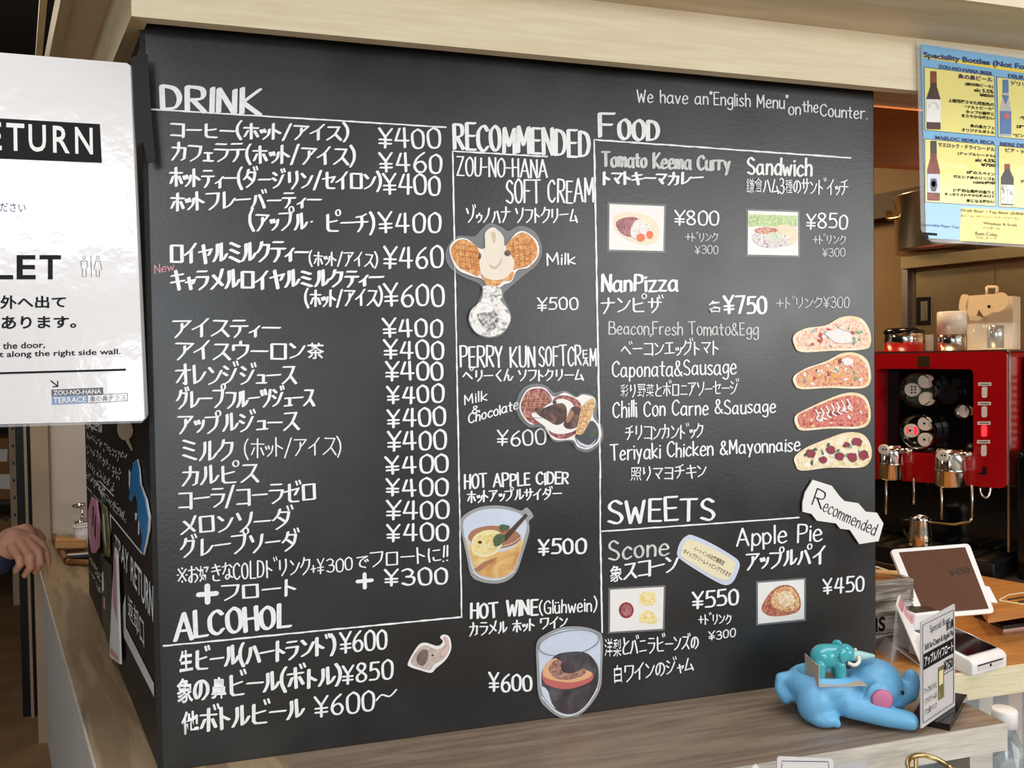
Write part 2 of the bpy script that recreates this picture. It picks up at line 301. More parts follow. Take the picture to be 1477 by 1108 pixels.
# ------------------------------------------------------------------ lettering
G = {
'ア':'0.5,9 9.5,9 6,5.5|~5,7.5 4.8,4 1.5,0','イ':'~8.5,10 5,6.5 .5,4|5.2,6.5 5.2,0','ウ':'5,10 5,8|1,5 1,7.8 9,7.8|~9,7.8 8,3.5 3.5,0',
'エ':'1.5,8.5 8.5,8.5|5,8.5 5,1|.5,1 9.5,1','オ':'.5,7 9.5,7|6.5,10 6.5,0 5.2,.8|6.3,7 .8,1.2','カ':'1,7 9,7 8.3,1 6.8,.3|~4.8,10 4.5,5 .8,0',
'キ':'1,7.4 9,8|.5,4 9.6,4.6|4,10 6,0','ク':'~4,10 3,7 .5,4.5|3.6,8.5 9,8.5|~9,8.5 7.5,3.5 2.5,0','コ':'1,8.8 9,8.8 9,0|1,1 9,1',
'サ':'.5,7 9.5,7|3,9.5 3,3.5|~7,10 7,4 3.5,0','シ':'1.5,9.5 4,8|.8,6.2 3.2,4.8|~1.5,.5 5.5,2.5 9.3,8','ス':'1.5,9 8.5,9|~8.5,9 5.5,4 .5,.3|5.8,4.2 9.6,.2',
'セ':'.3,6 9.5,7.6 7.3,4.3|3.5,10 3.5,1.8 4.5,.6 9.2,.6','ソ':'1.2,9.3 2.8,6|~9,9.5 7.5,4 3,0','タ':'~4,10 3,7 .5,4.5|3.6,8.5 9,8.5|~9,8.5 7.5,3.5 2.5,0|3.5,5.8 7.2,3.6',
'チ':'~8.5,9.8 5.5,8.7 1.5,8.3|.5,5.4 9.5,5.4|~5.3,8.6 5.2,3.5 2.3,0','ツ':'1,9 2.2,6.3|4.2,9.6 5.3,6.8|~9.2,9.5 7.8,4 3.2,0','テ':'2,9.5 8,9.5|.5,6.3 9.5,6.3|~5.5,6.3 5,3 2.5,0',
'ト':'3.5,10 3.5,0|3.5,6.2 8,4','ナ':'.5,6.8 9.5,6.8|~5.5,10 5.2,5 2,0','ニ':'2,8 8,8|.8,1.5 9.2,1.5','ノ':'~8,9.5 6.5,4.5 1.5,0','ハ':'~3.5,8 2.8,4 .5,.5|~6,8.5 8,4.5 9.5,.5',
'ヒ':'2,9.5 2,1.8 3.2,.7 9,.7|2,5.2 8.3,6.3','フ':'1,8.8 9,8.8|~9,8.8 7.5,3.5 2.5,0','ヘ':'.3,4 3.6,7.5 9.7,1.8','ホ':'.6,7.2 9.4,7.2|5,10 5,0|2.8,5.2 .8,1.5|7.2,5.2 9.3,1.5',
'マ':'.8,8.8 9.3,8.8 5.2,3.6|3.2,5 6.4,1.2','ミ':'2,9.5 8,7.8|2,6.2 7.5,4.6|1.5,2.6 8.5,.4','ム':'4.5,9.5 1.2,1.2 9,1.8|7,5 9.3,.2','メ':'~8.5,9.8 6,4.5 .8,.3|2.2,7 8.2,1.8',
'ヤ':'.5,5.8 9.3,7.6 7.4,4.6|3.2,9.6 5.2,0','ヨ':'1,9 8.6,9 8.6,0|1.4,5 8.6,5|1,.6 8.6,.6','ユ':'1.8,8 7.6,8 7,1.2|.4,1.2 9.7,1.2','ラ':'2,9.5 8,9.5|1,6.5 9,6.5|~9,6.5 7.5,2.8 3,0',
'リ':'2.2,9.5 2.2,3.8|~8,10 8,4.5 4,0','ル':'~3,9 2.8,4 .4,.4|5.8,9.6 5.8,.8|~5.8,.8 8,2 9.7,4.2','レ':'2.2,9.6 2.2,.8|~2.2,.8 6,2.5 9.2,6','ロ':'1.3,8.8 8.7,8.8 8.7,.6 1.3,.6 1.3,8.8',
'ワ':'1.2,5.5 1.2,8.8 9,8.8|~9,8.8 8,3.5 3,0','ン':'1.2,8.8 3.8,6.6|~1.5,.6 6,2.8 9.3,7.6','ー':'.5,5 9.5,5.2',
'の':'~5,8.2 4.2,3 1.8,1.2 .6,4.5 2.5,8 6,8.8 9,6.5 8.8,2.8 5.8,.3','く':'7,9.5 2.5,5 7.5,0','と':'3,9.5 3.8,5.6|~8.5,7.5 3.5,5.2 1.6,2.6 3,.6 8.8,.8',
'に':'1.6,9 1.2,4.5 1.8,.4|4.5,7.6 8.8,7.6|~4.5,3.2 5,1.2 9.2,1.2','ん':'~5,9.8 .6,.2 3,4.6 5,4.4 5.4,1 7.2,.2 9.6,3.2','で':'1,8.4 9,8.8|~9,8.8 4,6 3.4,2 7.5,.3|7,6 8,4.6|8.7,6.6 9.6,5.2',
'お':'.6,7.4 6.4,7.8|~3.4,9.8 3.4,1.2 1.8,.8 .8,2.4 3.4,4.6 7.2,5 8.8,2.8 6.4,.4|7.6,9 9.6,7.2','き':'1.2,8 8.4,8.8|.8,5.8 8.8,6.6|4,10 7.2,3.6|~2.2,3.4 2.2,1 5,.3 8,.5',
'な':'.6,7.8 5.6,8.2|~3.6,9.9 3,6.5 .8,3.6|7,8.6 9.2,6.8|~6.4,6 6.4,1.6 4.4,.4 3,1.6 5,3 9.2,1','り':'2.2,9.5 2.2,4.8 3.2,6|~7.4,9.8 8,5 4.8,0',
'※':'1.5,8.5 8.5,1.5|8.5,8.5 1.5,1.5|4.9,9.2 5.1,8.6|4.9,1.4 5.1,.8|.6,5 1.4,5|8.6,5 9.4,5',
'0':'~3,10 .6,8 .3,4.5 1,1 3,0 5,1 5.7,4.8 5.2,8.4 3,10','1':'1.5,10 1.5,0','2':'~.5,8 3,10 5.2,7.4 .3,0|.3,0 5.8,.2','3':'~.5,9 3,10 5.2,8 4,5.6 2.2,5.2|~2.2,5.2 5.6,4.6 5.4,1.2 3,0 .3,1.2',
'4':'2.4,9.5 .3,3.4 6.3,3.4|4.6,9.8 4.6,0','5':'5.5,10 1.2,10 .9,5.8|~.9,5.8 3.8,6.4 5.6,3.8 4.4,.8 .4,.6','6':'~4.8,9.8 1.6,6.8 .4,3 1.8,.2 4.4,.2 5.6,2.8 4,5.2 1.6,4.6 .5,3',
'7':'.4,10 5.8,10 2.4,0','8':'~3,5.3 .8,7.4 1.4,9.4 3,10 4.8,9.2 5,7.2 3,5.3 .6,3.2 .8,.9 3,0 5.2,.9 5.5,3.2 3,5.3','¥':'.5,10 3.5,5.5 6.5,10|3.5,5.5 3.5,0|.8,4.2 6.2,4.2|.8,2.2 6.2,2.2',
'(':'~3,11 .8,7.5 .8,3 3,-1',')':'~.5,11 2.7,7.5 2.7,3 .5,-1','/':'0,-.5 5,10.5','+':'0,5 7,5|3.5,8.5 3.5,1.5','・':'2,5 2.3,5','&':'~6.5,2.5 3,0 .4,1.6 1.2,4.4 4.2,7 4,9.4 2.2,9.6 1.4,7.6 3.4,4 6.6,0',
'"':'.6,10.5 .5,8.6|2,10.5 1.9,8.6','.':'.3,.2 .6,.2',',':'.6,.6 .2,-1.4','-':'.3,4.8 3.5,4.8','!':'1,10 .7,3|.5,.4 .6,.2','〜':'~0,3.5 2.5,6 6,3.5 9,6.5',
'A':'0,0 3.5,10 7,0|1.3,3.5 5.7,3.5','B':'.4,0 .4,10|~.4,10 5,9.5 5,6 .4,5.3|~.4,5.3 6,4.8 6,.6 .4,0','C':'~6,8.2 3.8,10 .8,8 .2,5 .8,1.8 3.6,0 6,1.8','D':'.4,0 .4,10|~.4,10 4.5,9 6,5 4.5,1 .4,0',
'E':'5,10 .4,10 .4,0 5,0|.4,5.2 4.4,5.2','F':'5.4,10 .4,10 .4,0|.4,5.2 4.4,5.2','G':'~6,8.3 3.8,10 .8,8 .2,5 .8,1.8 3.6,0 6,1.5|3.8,4.5 6.2,4.5 6,0','H':'.4,10 .4,0|5.4,10 5.4,0|.4,5.2 5.4,5.2',
'I':'.6,10 .6,0','K':'.4,10 .4,0|5.6,10 .6,4.4 5.8,0','L':'.4,10 .4,0 5,0','M':'.4,0 .6,10 3.6,3 6.6,10 6.9,0','N':'.4,0 .4,10 5.6,0 5.6,10','O':'~3.2,10 .8,8 .3,5 1,1.6 3.2,0 5.4,1.6 6,5 5.4,8.4 3.2,10',
'P':'.4,0 .4,10|~.4,10 5,9.4 5,5.6 .4,4.6','R':'.4,0 .4,10|~.4,10 5,9.4 5,5.6 .4,4.6|2,4.8 5.8,0','S':'~5.4,8.6 3,10 .8,8.4 1.2,6.2 4.6,4.2 5.6,2 3.8,.1 .3,1.2','T':'0,10 6.6,10|3.3,10 3.3,0',
'U':'~.4,10 .4,5 .8,1 2.8,0 4.8,1 5.4,5 5.4,10','V':'0,10 3,0 6,10','W':'.2,10 2,0 4,7 6,0 7.8,10','Y':'.3,10 3,5 5.8,10|3,5 3,0','Z':'.4,10 5.6,10 .3,0 5.8,0',
'a':'~5,5.4 2.6,6.4 .4,4 .6,1 2.6,.1 4.8,2|5,6.2 5,.8 5.8,0','b':'.4,10 .4,0|~.4,4.5 2.8,6.4 5,4 4.2,.8 2,0 .4,1.2','c':'~4.8,5.2 2.8,6.4 .5,4 .7,1.2 2.6,0 4.8,1.2','d':'~4.8,5 2.6,6.4 .4,3.6 1,.6 2.8,.1 4.8,2|5,10 5,0',
'e':'~.5,3.4 4.8,3.8 4,6.2 2.2,6.4 .5,4 .8,1 2.8,0 5,1','g':'~5,5.4 2.6,6.4 .4,4 1,1.4 2.8,1 4.9,3|~5,6.2 5,-1.5 3,-3.2 .4,-2.2','h':'.4,10 .4,0|~.4,4.2 2.6,6.4 4.6,4.8 4.6,0','i':'.6,6.3 .6,0|.6,8.6 .65,8.2',
'k':'.4,10 .4,0|4.6,6.2 .6,2.8 4.8,0','l':'.5,10 .5,0','m':'.4,6.3 .4,0|~.4,4.2 2,6.3 3.6,4.8 3.6,0|~3.6,4.2 5.4,6.3 7,4.8 7,0','n':'.4,6.3 .4,0|~.4,4.2 2.6,6.4 4.6,4.8 4.6,0',
'o':'~2.7,6.4 .6,5 .4,2 2,0 4.2,.6 5,3.4 4,6 2.7,6.4','p':'.4,6.3 .4,-3|~.4,4.6 2.8,6.4 5,4 4.2,.8 2,0 .4,1.4','r':'.4,6.3 .4,0|~.4,4 2,6 4,6.2','s':'~4.2,5.6 2.2,6.4 .6,5 2.4,3.3 4.4,1.6 2.4,0 .3,.8',
't':'1.8,9 1.8,.8 3.4,.1|0,6.2 3.8,6.2','u':'~.4,6.3 .4,1.6 2,0 4.4,1.6|4.6,6.3 4.6,0','ü':'~.4,6.3 .4,1.6 2,0 4.4,1.6|4.6,6.3 4.6,0|1.2,8.6 1.3,8.2|3.6,8.6 3.7,8.2','v':'.2,6.3 2.4,0 4.8,6.3',
'w':'.2,6.3 1.8,0 3.6,5 5.4,0 7,6.3','y':'.4,6.3 2.8,1.2|5,6.3 1.6,-3','z':'.4,6.2 4.6,6.2 .4,.1 4.8,.1',
}
SMALL = dict(zip('ァィゥェォャュョッ', 'アイウエオヤユヨツ'))
DAKU = dict(zip('ガギグゲゴザジズゼゾダヂヅデドバビブベボ', 'カキクケコサシスセソタチツテトハヒフヘホ'))
HAN = dict(zip('パピプペポ', 'ハヒフヘホ'))
WIDE = set('ー') 
_gc = {}
def strokes(ch):
    """-> (list of polylines, advance width) in 10-unit space, or None for a font glyph"""
    if ch in _gc: return _gc[ch]
    if ch in SMALL:
        st, _ = strokes(SMALL[ch]); r = ([[(x*.66, y*.62) for x, y in s] for s in st], 6.8)
    elif ch in DAKU:
        st, a = strokes(DAKU[ch]); r = (st+[[(8.0, 11.6), (8.9, 9.4)], [(10.2, 12), (11.1, 9.9)]], 11.6)
    elif ch in HAN:
        st, a = strokes(HAN[ch]); r = (st+[[(9.6+1.65*math.cos(t*math.pi/6), 10.7+1.65*math.sin(t*math.pi/6)) for t in range(13)]], 11.8)
    elif ch in G:
        st = []
        for s in G[ch].split('|'):
            sm = s.startswith('~'); pts = [tuple(float(v) for v in q.split(',')) for q in s.lstrip('~').split()]
            st.append([tuple(q) for q in catmull(pts, False, 4)] if sm else pts)
        mx = max(x for s in st for x, y in s); kana = ord(ch) > 0x3000 or ch == '※'
        r = (st, 10.6 if kana else mx+1.7)
        if ch == 'ト': r = ([[(x-2, y) for x, y in s] for s in st], 7.8)
    else: r = None
    _gc[ch] = r
    return r
_fc = {}
def fontmesh(text, bold=0.0):
    k = (text, bold)
    if k in _fc: return _fc[k]
    c = bpy.data.curves.new('t', 'FONT'); c.body = text; c.offset = bold; c.resolution_u = 3
    o = bpy.data.objects.new('t', c); COL.objects.link(o)
    dg = bpy.context.evaluated_depsgraph_get(); dg.update()
    me = o.evaluated_get(dg).to_mesh()
    V = np.array([v.co[:2] for v in me.vertices]) if len(me.vertices) else np.zeros((1, 2)); Fs = [list(p.vertices) for p in me.polygons]
    o.evaluated_get(dg).to_mesh_clear(); bpy.data.objects.remove(o); bpy.data.curves.remove(c)
    _fc[k] = (V, Fs); return _fc[k]
def hull(P):
    P = sorted(P); 
    def half(Q):
        h = []
        for p in Q:
            while len(h) > 1 and (h[-1][0]-h[-2][0])*(p[1]-h[-2][1])-(h[-1][1]-h[-2][1])*(p[0]-h[-2][0]) <= 1e-9: h.pop()
            h.append(p)
        return h[:-1]
    return half(P)+half(P[::-1])
def hand(name, text, x0, y0, x1, y1, h, m, parent, mapper, nib=(3.0, 1.6), h1=None, off=(0, 0, 0), jit=1.0, lean=None, up=None, fontbold=.016):
    """hand lettering fitted between two baseline points (px), cap height h px"""
    h1 = h1 or h
    items = []; pen = 0; s = 0
    for ch in text:
        if ch == ' ': pen += 5; continue
        s = strokes(ch)
        if s is None: items.append((ch, pen, None)); pen += 11
        else: items.append((ch, pen, s)); pen += s[1]
    W = max(pen-1.2, 1); V = []; Fc = []
    bx, by = x1-x0, y1-y0
    def place(x, y):
        t = x/W; hh = (h+(h1-h)*t)/10*y
        px = x0+bx*t; py = y0+by*t
        if up is not None: return px+up[0]*hh, py+up[1]*hh
        ln = lean if lean is not None else .026-.0235*(px-205)/1055
        return px-hh*ln, py-hh
    na = [(math.cos(2*math.pi*k/8+.2)*nib[0]/2, math.sin(2*math.pi*k/8+.2)*nib[1]/2) for k in range(8)]
    ct, sn = math.cos(-.35), math.sin(-.35); na = [(a*ct-b*sn, a*sn+b*ct) for a, b in na]
    for ch, pn, s in items:
        dy = rng.uniform(-.35, .35)*jit; sc = 1+rng.uniform(-.05, .05)*jit; ro = rng.uniform(-.045, .045)*jit
        def tr(x, y): return place(pn+(x*math.cos(ro)-y*math.sin(ro))*sc, (x*math.sin(ro)+y*math.cos(ro))*sc+dy)
        if s is None:
            fv, ff = fontmesh(ch, fontbold); lo, hi = fv.min(0), fv.max(0); k = 10/max(hi-lo)
            base = len(V); cxx = (10-(hi-lo)[0]*k)/2
            for v in fv: V.append(tr((v[0]-lo[0])*k+cxx, (v[1]-lo[1])*k))
            Fc += [[base+i for i in f] for f in ff]
        else:
            nmk = 2 if ch in DAKU else 1 if ch in HAN else 0
            for si, st in enumerate(s[0]):
                nk = .62 if si >= len(s[0])-nmk else 1.0
                Q = [tr(*q) for q in st]
                for a, b in zip(Q, Q[1:]):
                    H = hull([(a[0]+n[0]*nk, a[1]+n[1]*nk) for n in na]+[(b[0]+n[0]*nk, b[1]+n[1]*nk) for n in na])
                    base = len(V); V += H; Fc.append(list(range(base, base+len(H))))
    P3 = [mapper(*v)+np.asarray(off) for v in V]
    for k, f in enumerate(Fc):                      # overlapping pen strokes lie one on another like paint layers
        for i in f: P3[i] = P3[i]+np.array((0, -1.6e-5*(k % 40), 0))
    return mesh(name, P3, Fc, m, parent, world=True)
def printed(name, text, BL, BR, TL, TR, m, parent, mapper, bold=.0, off=(0, 0, 0)):
    """printed lettering stretched into a px quad"""
    V, Fc = fontmesh(text, bold); lo, hi = V.min(0), V.max(0); d = np.maximum(hi-lo, 1e-6)
    BL, BR, TL, TR = map(np.array, (BL, BR, TL, TR)); P3 = []
    for v in V:
        s, t = (v-lo)/d
        P3.append(mapper(*((BL*(1-s)+BR*s)*(1-t)+(TL*(1-s)+TR*s)*t))+np.asarray(off))
    return mesh(name, P3, Fc, m, parent, world=True)

# ================================================================== materials in use
mat('board_black', rgb(32, 33, 33), .36, noise=.45, scale=4, bump=.03, bscale=140, rvar=.06, spec=.72)
mat('side_black', rgb(46, 41, 38), .5, noise=.12, scale=7, spec=.35)
mat('tape_black', rgb(34, 34, 33), .6, spec=.25, bump=.25, bscale=40)
mat('chalk', rgb(240, 243, 243), .75, noise=.07, scale=160)
mat('chalk_thin', rgb(205, 208, 207), .8, noise=.16, scale=220)
mat('chalk_pink', rgb(214, 150, 158), .8)
wood('wood_pale', rgb(244, 232, 202), rgb(232, 216, 178), 'X', 5, .5, rings=.12)
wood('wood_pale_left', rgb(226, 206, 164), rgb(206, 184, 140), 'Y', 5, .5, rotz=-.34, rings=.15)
wood('wood_soffit', rgb(224, 210, 186), rgb(208, 192, 164), 'X', 3, .5, rings=.5)
wood('wood_ledge', rgb(146, 129, 112), rgb(122, 104, 88), 'X', 7, .42, rings=.35)
wood('wood_ledge_left', rgb(168, 146, 116), rgb(140, 118, 90), 'Y', 6, .42, rotz=-.34, rings=.7)
wood('wood_edge', rgb(216, 212, 202), rgb(190, 184, 172), 'X', 9, .55, rings=.15)
wood('wood_plank', rgb(232, 224, 192), rgb(214, 203, 164), 'X', 9, .55, rings=.1)
wood('wood_counter', rgb(198, 138, 78), rgb(172, 112, 58), 'X', 5, .3, rings=.25)
wood('wood_orange', rgb(216, 136, 74), rgb(196, 116, 58), 'X', 4, .5, rings=.25)
wood('wood_crate', rgb(204, 200, 192), rgb(110, 98, 86), 'X', 9, .7, rings=.5)
mat('plaster', rgb(214, 210, 204), .8, noise=.04, scale=9)
mat('wall_cream', rgb(202, 190, 176), .7, noise=.06, scale=7)
mat('wall_taupe', rgb(172, 152, 126), .7, noise=.08, scale=6)
mat('soffit_left', rgb(228, 206, 172), .6, noise=.06, scale=6)
mat('wall_kitchen', rgb(118, 90, 56), .6, noise=.06, scale=5)
mat('dark_wall', rgb(40, 32, 26), .8, noise=.2, scale=3)
mat('dark_ceiling', rgb(34, 28, 22), .9)
mat('cafe_ceiling', rgb(198, 190, 178), .8)
mat('floor_brown', rgb(140, 110, 78), .6, noise=.22, scale=6)
mat('cardboard', rgb(132, 92, 50), .8, noise=.1, scale=8)
mat('black_plastic', rgb(18, 18, 19), .35)
mat('black_gloss', rgb(10, 10, 11), .12)
mat('dark_brown', rgb(58, 42, 30), .6)
mat('white_paper', rgb(236, 235, 232), .5)
mat('sign_white', rgb(226, 224, 223), .22, coat=.6, bump=.10, bscale=24)
mat('ink', rgb(24, 24, 26), .5, spec=.15)
mat('ink_grey', rgb(92, 92, 98), .4)
mat('ink_navy', rgb(42, 46, 96), .4)
mat('ink_purple', rgb(58, 18, 56), .4)
mat('ink_brown', rgb(70, 52, 44), .5)
mat('poster_blue', rgb(128, 186, 226), .25, coat=.5, bump=.09, bscale=20)
mat('poster_yellow', rgb(242, 232, 140), .25, coat=.5, bump=.09, bscale=20)
mat('poster_gold', rgb(244, 218, 80), .25, coat=.5, bump=.09, bscale=20)
clear('film', (.80, .83, .86), .20, .42)
clear('film_grey', (.62, .64, .65), .55, .35)
clear('acrylic', (.92, .95, .97), .12, .03)
clear('glass_pane', (.75, .85, .95), .18, .02)
mat('chrome', (.75, .72, .68), .12, 1)
mat('steel', (.62, .56, .47), .28, 1, noise=.08, scale=6)
mat('steel_warm', (.50, .38, .21), .32, 1, noise=.12, scale=4)
mat('brass', (.62, .46, .20), .25, 1)
mat('red_paint', rgb(168, 8, 16), .25, coat=.3)
mat('white_plastic', rgb(238, 236, 234), .35)
mat('button_white', rgb(226, 216, 204), .4)
mat('led_red', rgb(250, 40, 50), .4, emit=rgb(255, 40, 50), estr=2.2)
mat('white_ceramic', rgb(232, 214, 196), .25)
mat('paper_beige', rgb(222, 196, 158), .7)
mat('toy_blue', rgb(112, 180, 222), .42, sss=.2)
mat('toy_teal', rgb(70, 176, 186), .16, coat=.5)
mat('toy_pale', rgb(178, 214, 212), .3)
mat('toy_pink', rgb(205, 120, 160), .5)
mat('tusk', rgb(240, 234, 222), .3)
mat('card_tan', rgb(196, 178, 156), .6)
mat('screen_brown', rgb(92, 60, 44), .16, noise=.08, scale=12)
mat('skin', rgb(192, 138, 112), .55, sss=.15, noise=.06, scale=60)
mat('navy_cloth', rgb(28, 32, 58), .9)
mat('grey_cloth', rgb(70, 70, 74), .9)
mat('hair', rgb(28, 22, 18), .6)
mat('bubble_cream', rgb(206, 190, 160), .6)
mat('elephant_blue', rgb(46, 128, 190), .5)
mat('pink_paper', rgb(214, 150, 176), .5, noise=.06, scale=30)
mat('kraft', rgb(196, 146, 88), .7, noise=.08, scale=20)
mat('tray_wood', rgb(134, 88, 46), .5, noise=.1, scale=12)
mat('bottle_plastic', (.85, .93, .97), .08, trans=.85)
mat('blue_print', rgb(60, 90, 180), .5)

# ================================================================== the setting
def slab(name, lo, hi, m, parent=None, kind='structure', **k):
    o = box(name, lo, hi, m, parent, **k)
    if parent is None: o['kind'] = kind
    return o
slab('floor', (-7, -6, -.05), (8, 8, 0), 'floor_brown')
slab('ceiling', (-7, -6, 3.8), (8, -.2, 3.85), 'cafe_ceiling')
slab('wall_back', (-7, 7.0, 0), (8, 7.1, 3.1), 'dark_wall')
slab('wall_left', (-7.0, 0.6, 0), (-6.9, 7.0, 3.1), 'dark_wall')
box_ceil = slab('ceiling_back', (-7, -.2, 3.1), (8, 7.1, 3.15), 'dark_ceiling')
DS = np.array([-.3171, .9484, 0.0]); NS = np.array([-.9484, -.3171, 0.0])        # direction and outward normal of the board's side
A_S = math.atan2(.943, -.333)
# kitchen wall along the machine's direction
D2 = np.array([-.407, .914, 0.0]); N2 = np.array([-.914, -.407, 0.0])
M0 = atD(1452, 705, 2.40)
RZ2 = math.atan2(D2[1], D2[0])
def kslab(name, a, b, z0, z1, back, m, parent=None, kind='structure', thick=.04, bevel=0):
    """vertical slab parallel to the machine front: a..b metres along D2 from M0, front face 'back' metres behind it"""
    P = Matrix.Translation(Vector((M0[0], M0[1], 0))) @ Matrix.Rotation(RZ2, 4, 'Z')
    # local x along D2, local y = 90deg left of D2 = -? normal; N2 is +y rotated
    o = box(name, (a, -back-thick, z0), (b, -back, z1), m, None, bevel, P)
    if parent is not None:
        o.data.transform(rootm(parent).inverted()); o.parent = parent
    elif kind: o['kind'] = kind
    return o
kslab('wall_kitchen', -2.5, 4.2, 0, 3.1, .78, 'wall_kitchen', thick=.08)
slab('wall_kitchen_end', (-.2, 4.6, 0), (2.6, 4.7, 3.1), 'wall_kitchen')
ck = slab('ceiling_kitchen', (.3, .2, 2.62), (5, 4.7, 2.66), 'wall_taupe')

# wooden canopy over the counter
can = thing('wooden_canopy', 'pale wooden canopy with fascia beam above the black menu board', 'canopy', (0, -.053, Z0+1.30)); can['kind'] = 'structure'
zb, zt_, = Z0+1.30, Z0+1.414
def dsx(x, y0, y): return x + (y-y0)*(-.3535)
prism('fascia_beam', [(-.006, -.053, zb), (4.2, -.053, zb), (4.2, -.03, zb), (.0135, -.03, zb)], (0, 0, zt_-zb), 'wood_pale', can)
prism('return_beam', [(-.0065, -.0530, zb), (.0132, -.0297, zb), (dsx(.0132, -.0297, 1.45), 1.45, zb), (dsx(-.0065, -.053, 1.45), 1.45, zb)], (0, 0, zt_-zb), 'wood_pale_left', can)
prism('soffit_panel', [(dsx(-.05, -.053, -.222)-.028, -.222, zt_), (4.2, -.222, zt_), (4.2, .35, zt_), (dsx(-.078, -.053, .35)+.3, .35, zt_)], (0, 0, .03), 'wood_soffit', can)
prism('return_soffit', [(dsx(-.0723, -.053, -.222), -.222, zt_+.001), (dsx(.16, -.053, -.222), -.222, zt_+.001), (dsx(.16, -.053, 1.45), 1.45, zt_+.001), (dsx(-.0723, -.053, 1.45), 1.45, zt_+.001)], (0, 0, .028), 'soffit_left', can)
prism('edge_strip', [(dsx(-.092, -.053, -.222), -.222, zt_-.004), (dsx(-.0725, -.053, -.222), -.222, zt_-.004), (dsx(-.0725, -.053, 1.45), 1.45, zt_-.004), (dsx(-.092, -.053, 1.45), 1.45, zt_-.004)], (0, 0, .05), 'wood_pale_left', can)
rail = prism('ceiling_rail', [(-.171, .09, Z0+1.5), (-.157, .09, Z0+1.5), (-.583, 1.4, Z0+1.5), (-.597, 1.4, Z0+1.5)], (0, 0, .02), 'wood_pale_left', None)
rail['kind'] = 'structure'
# inner orange wood panel on the kitchen side
iw = slab('trim_1', (1.3, .34, Z0+.93), (3.4, .37, Z0+1.41), 'wood_orange')
p_top = onY(.335)(1290, 143)
slab('trim_2', (1.3, .325, p_top[2]-.008), (3.4, .34, p_top[2]+.008), 'wood_orange')
iw.data.transform(Matrix.Identity(4))
zlo = onY(.34)(1290, 239)[2]
for v in iw.data.vertices:
    if v.co.z < Z0+1.1: v.co.z = zlo

# left end: cream wall with corner post, behind it the store room
wl = onZ(Z0)(60, 773)
WY = wl[1]
mw = onY(WY)
xl = mw(49, 700)[0]; xm = mw(74, 700)[0]
slab('wall_end_post', (xl, WY-.03, 0), (xm, WY+.1, 2.7), 'wall_taupe')
slab('wall_end', (xm, WY, 0), (.9, WY+.08, 2.7), 'wall_cream')
xd0, xd1 = onY(WY+.3)(33, 700)[0], onY(WY+.3)(47.5, 700)[0]
slab('door_1', (xd0-.02, WY+.28, 0), (xd1+.25, WY+.32, 2.7), 'black_plastic')
tp = onY(WY+.27)(39, 700)
slab('trim_3', (tp[0]-.006, WY+.26, 0), (tp[0]+.006, WY+.28, 2.7), 'wall_taupe')

# ================================================================== counter
ctr = thing('service_counter', 'brown wooden L-shaped counter ledge carrying the black menu board', 'counter', (.7, .02, 0))
prism('ledge_top', [(.30, -.27, Z0-.05), (1.567, -.27, Z0-.05), (1.567, .3, Z0-.05), (.0985, .3, Z0-.05)], (0, 0, .05), 'wood_ledge', ctr)
prism('return_top', [(0, -.27, Z0-.05), (.2998, -.27, Z0-.05), (.2998-.3535*(WY+.26), WY-.01, Z0-.05), (-.3535*(WY+.26), WY-.01, Z0-.05)], (0, 0, .05), 'wood_ledge_left', ctr)
prism('front_edge', [(-.004, -.2735, Z0-.054), (1.571, -.2735, Z0-.054), (1.571, -.27, Z0-.054), (-.004, -.27, Z0-.054)], (0, 0, .0525), 'wood_edge', ctr)
prism('side_edge', [(-.0045, -.27, Z0-.03), (0, -.27, Z0-.03), (-.3535*(WY+.27), WY, Z0-.03), (-.0045-.3535*(WY+.27), WY, Z0-.03)], (0, 0, .028), 'wood_edge', ctr)
prism('side_panel', [(.02, -.2, 0), (.08, -.2, 0), (.08-.3535*(WY+.2), WY-.01, 0), (.02-.3535*(WY+.2), WY-.01, 0)], (0, 0, Z0-.05), 'plaster', ctr)
box('post', (1.50, -.255, 0), (1.555, -.20, Z0-.05), 'wood_edge', ctr, world=True)
box('back_panel', (.1, .1, 0), (1.5, .12, Z0-.05), 'dark_brown', ctr, world=True)
pay = thing('pay_counter', 'orange-brown wooden pay counter with pale plank front edge', 'counter', (2.2, .3, 0))
ZC = Z0-.02
prism('top', [(1.575, -.012, ZC-.035), (2.38, -.012, ZC-.035), (2.10, .62, ZC-.035), (1.575, .62, ZC-.035)], (0, 0, .035), 'wood_counter', pay)
box('front_plank', (1.575, -.022, ZC-.062), (2.38, -.012, ZC+.001), 'wood_plank', pay, world=True)
box('body', (1.62, .30, 0), (2.02, .6, ZC-.035), 'dark_brown', pay, world=True)

# ================================================================== menu board
brd = thing('menu_board', 'large black chalkboard menu covered in white handwritten drink and food prices', 'menu board', (.75, .02, Z0))
box('front_panel', (0, 0, Z0), (1.5, .03, Z0+1.405), 'board_black', brd, bevel=.0025, world=True)
prism('side_panel', [(-.002, .004, Z0), (.018, .031, Z0), (.018-.3171*1.315, .031+.9484*1.315, Z0), (-.002-.3171*1.34, .004+.9484*1.34, Z0)], (0, 0, 1.405), 'side_black', brd)
prism('corner_trim', [(-.004, -.0015, Z0), (.004, -.0015, Z0), (.004, 0, Z0), (-.002, .012, Z0)], (0, 0, 1.405), 'tape_black', brd)
B = onY(-.0008)
def T(text, x0, y0, x1, y1, h, nib=(3.2, 1.7), h1=None, m='chalk', **k):
    return hand('lettering', text, x0, y0, x1, y1, h, m, brd, B, (nib[0]*(1.2 if nib[0] > 3 else 1.06), nib[1]*(1.15 if nib[0] > 3 else 1.05)), h1, **k)
def LN(a, b, wd=2.0, m='chalk', r=.25): return pxline('ruled_line', [a, b], wd, B, m, brd, rough=r)
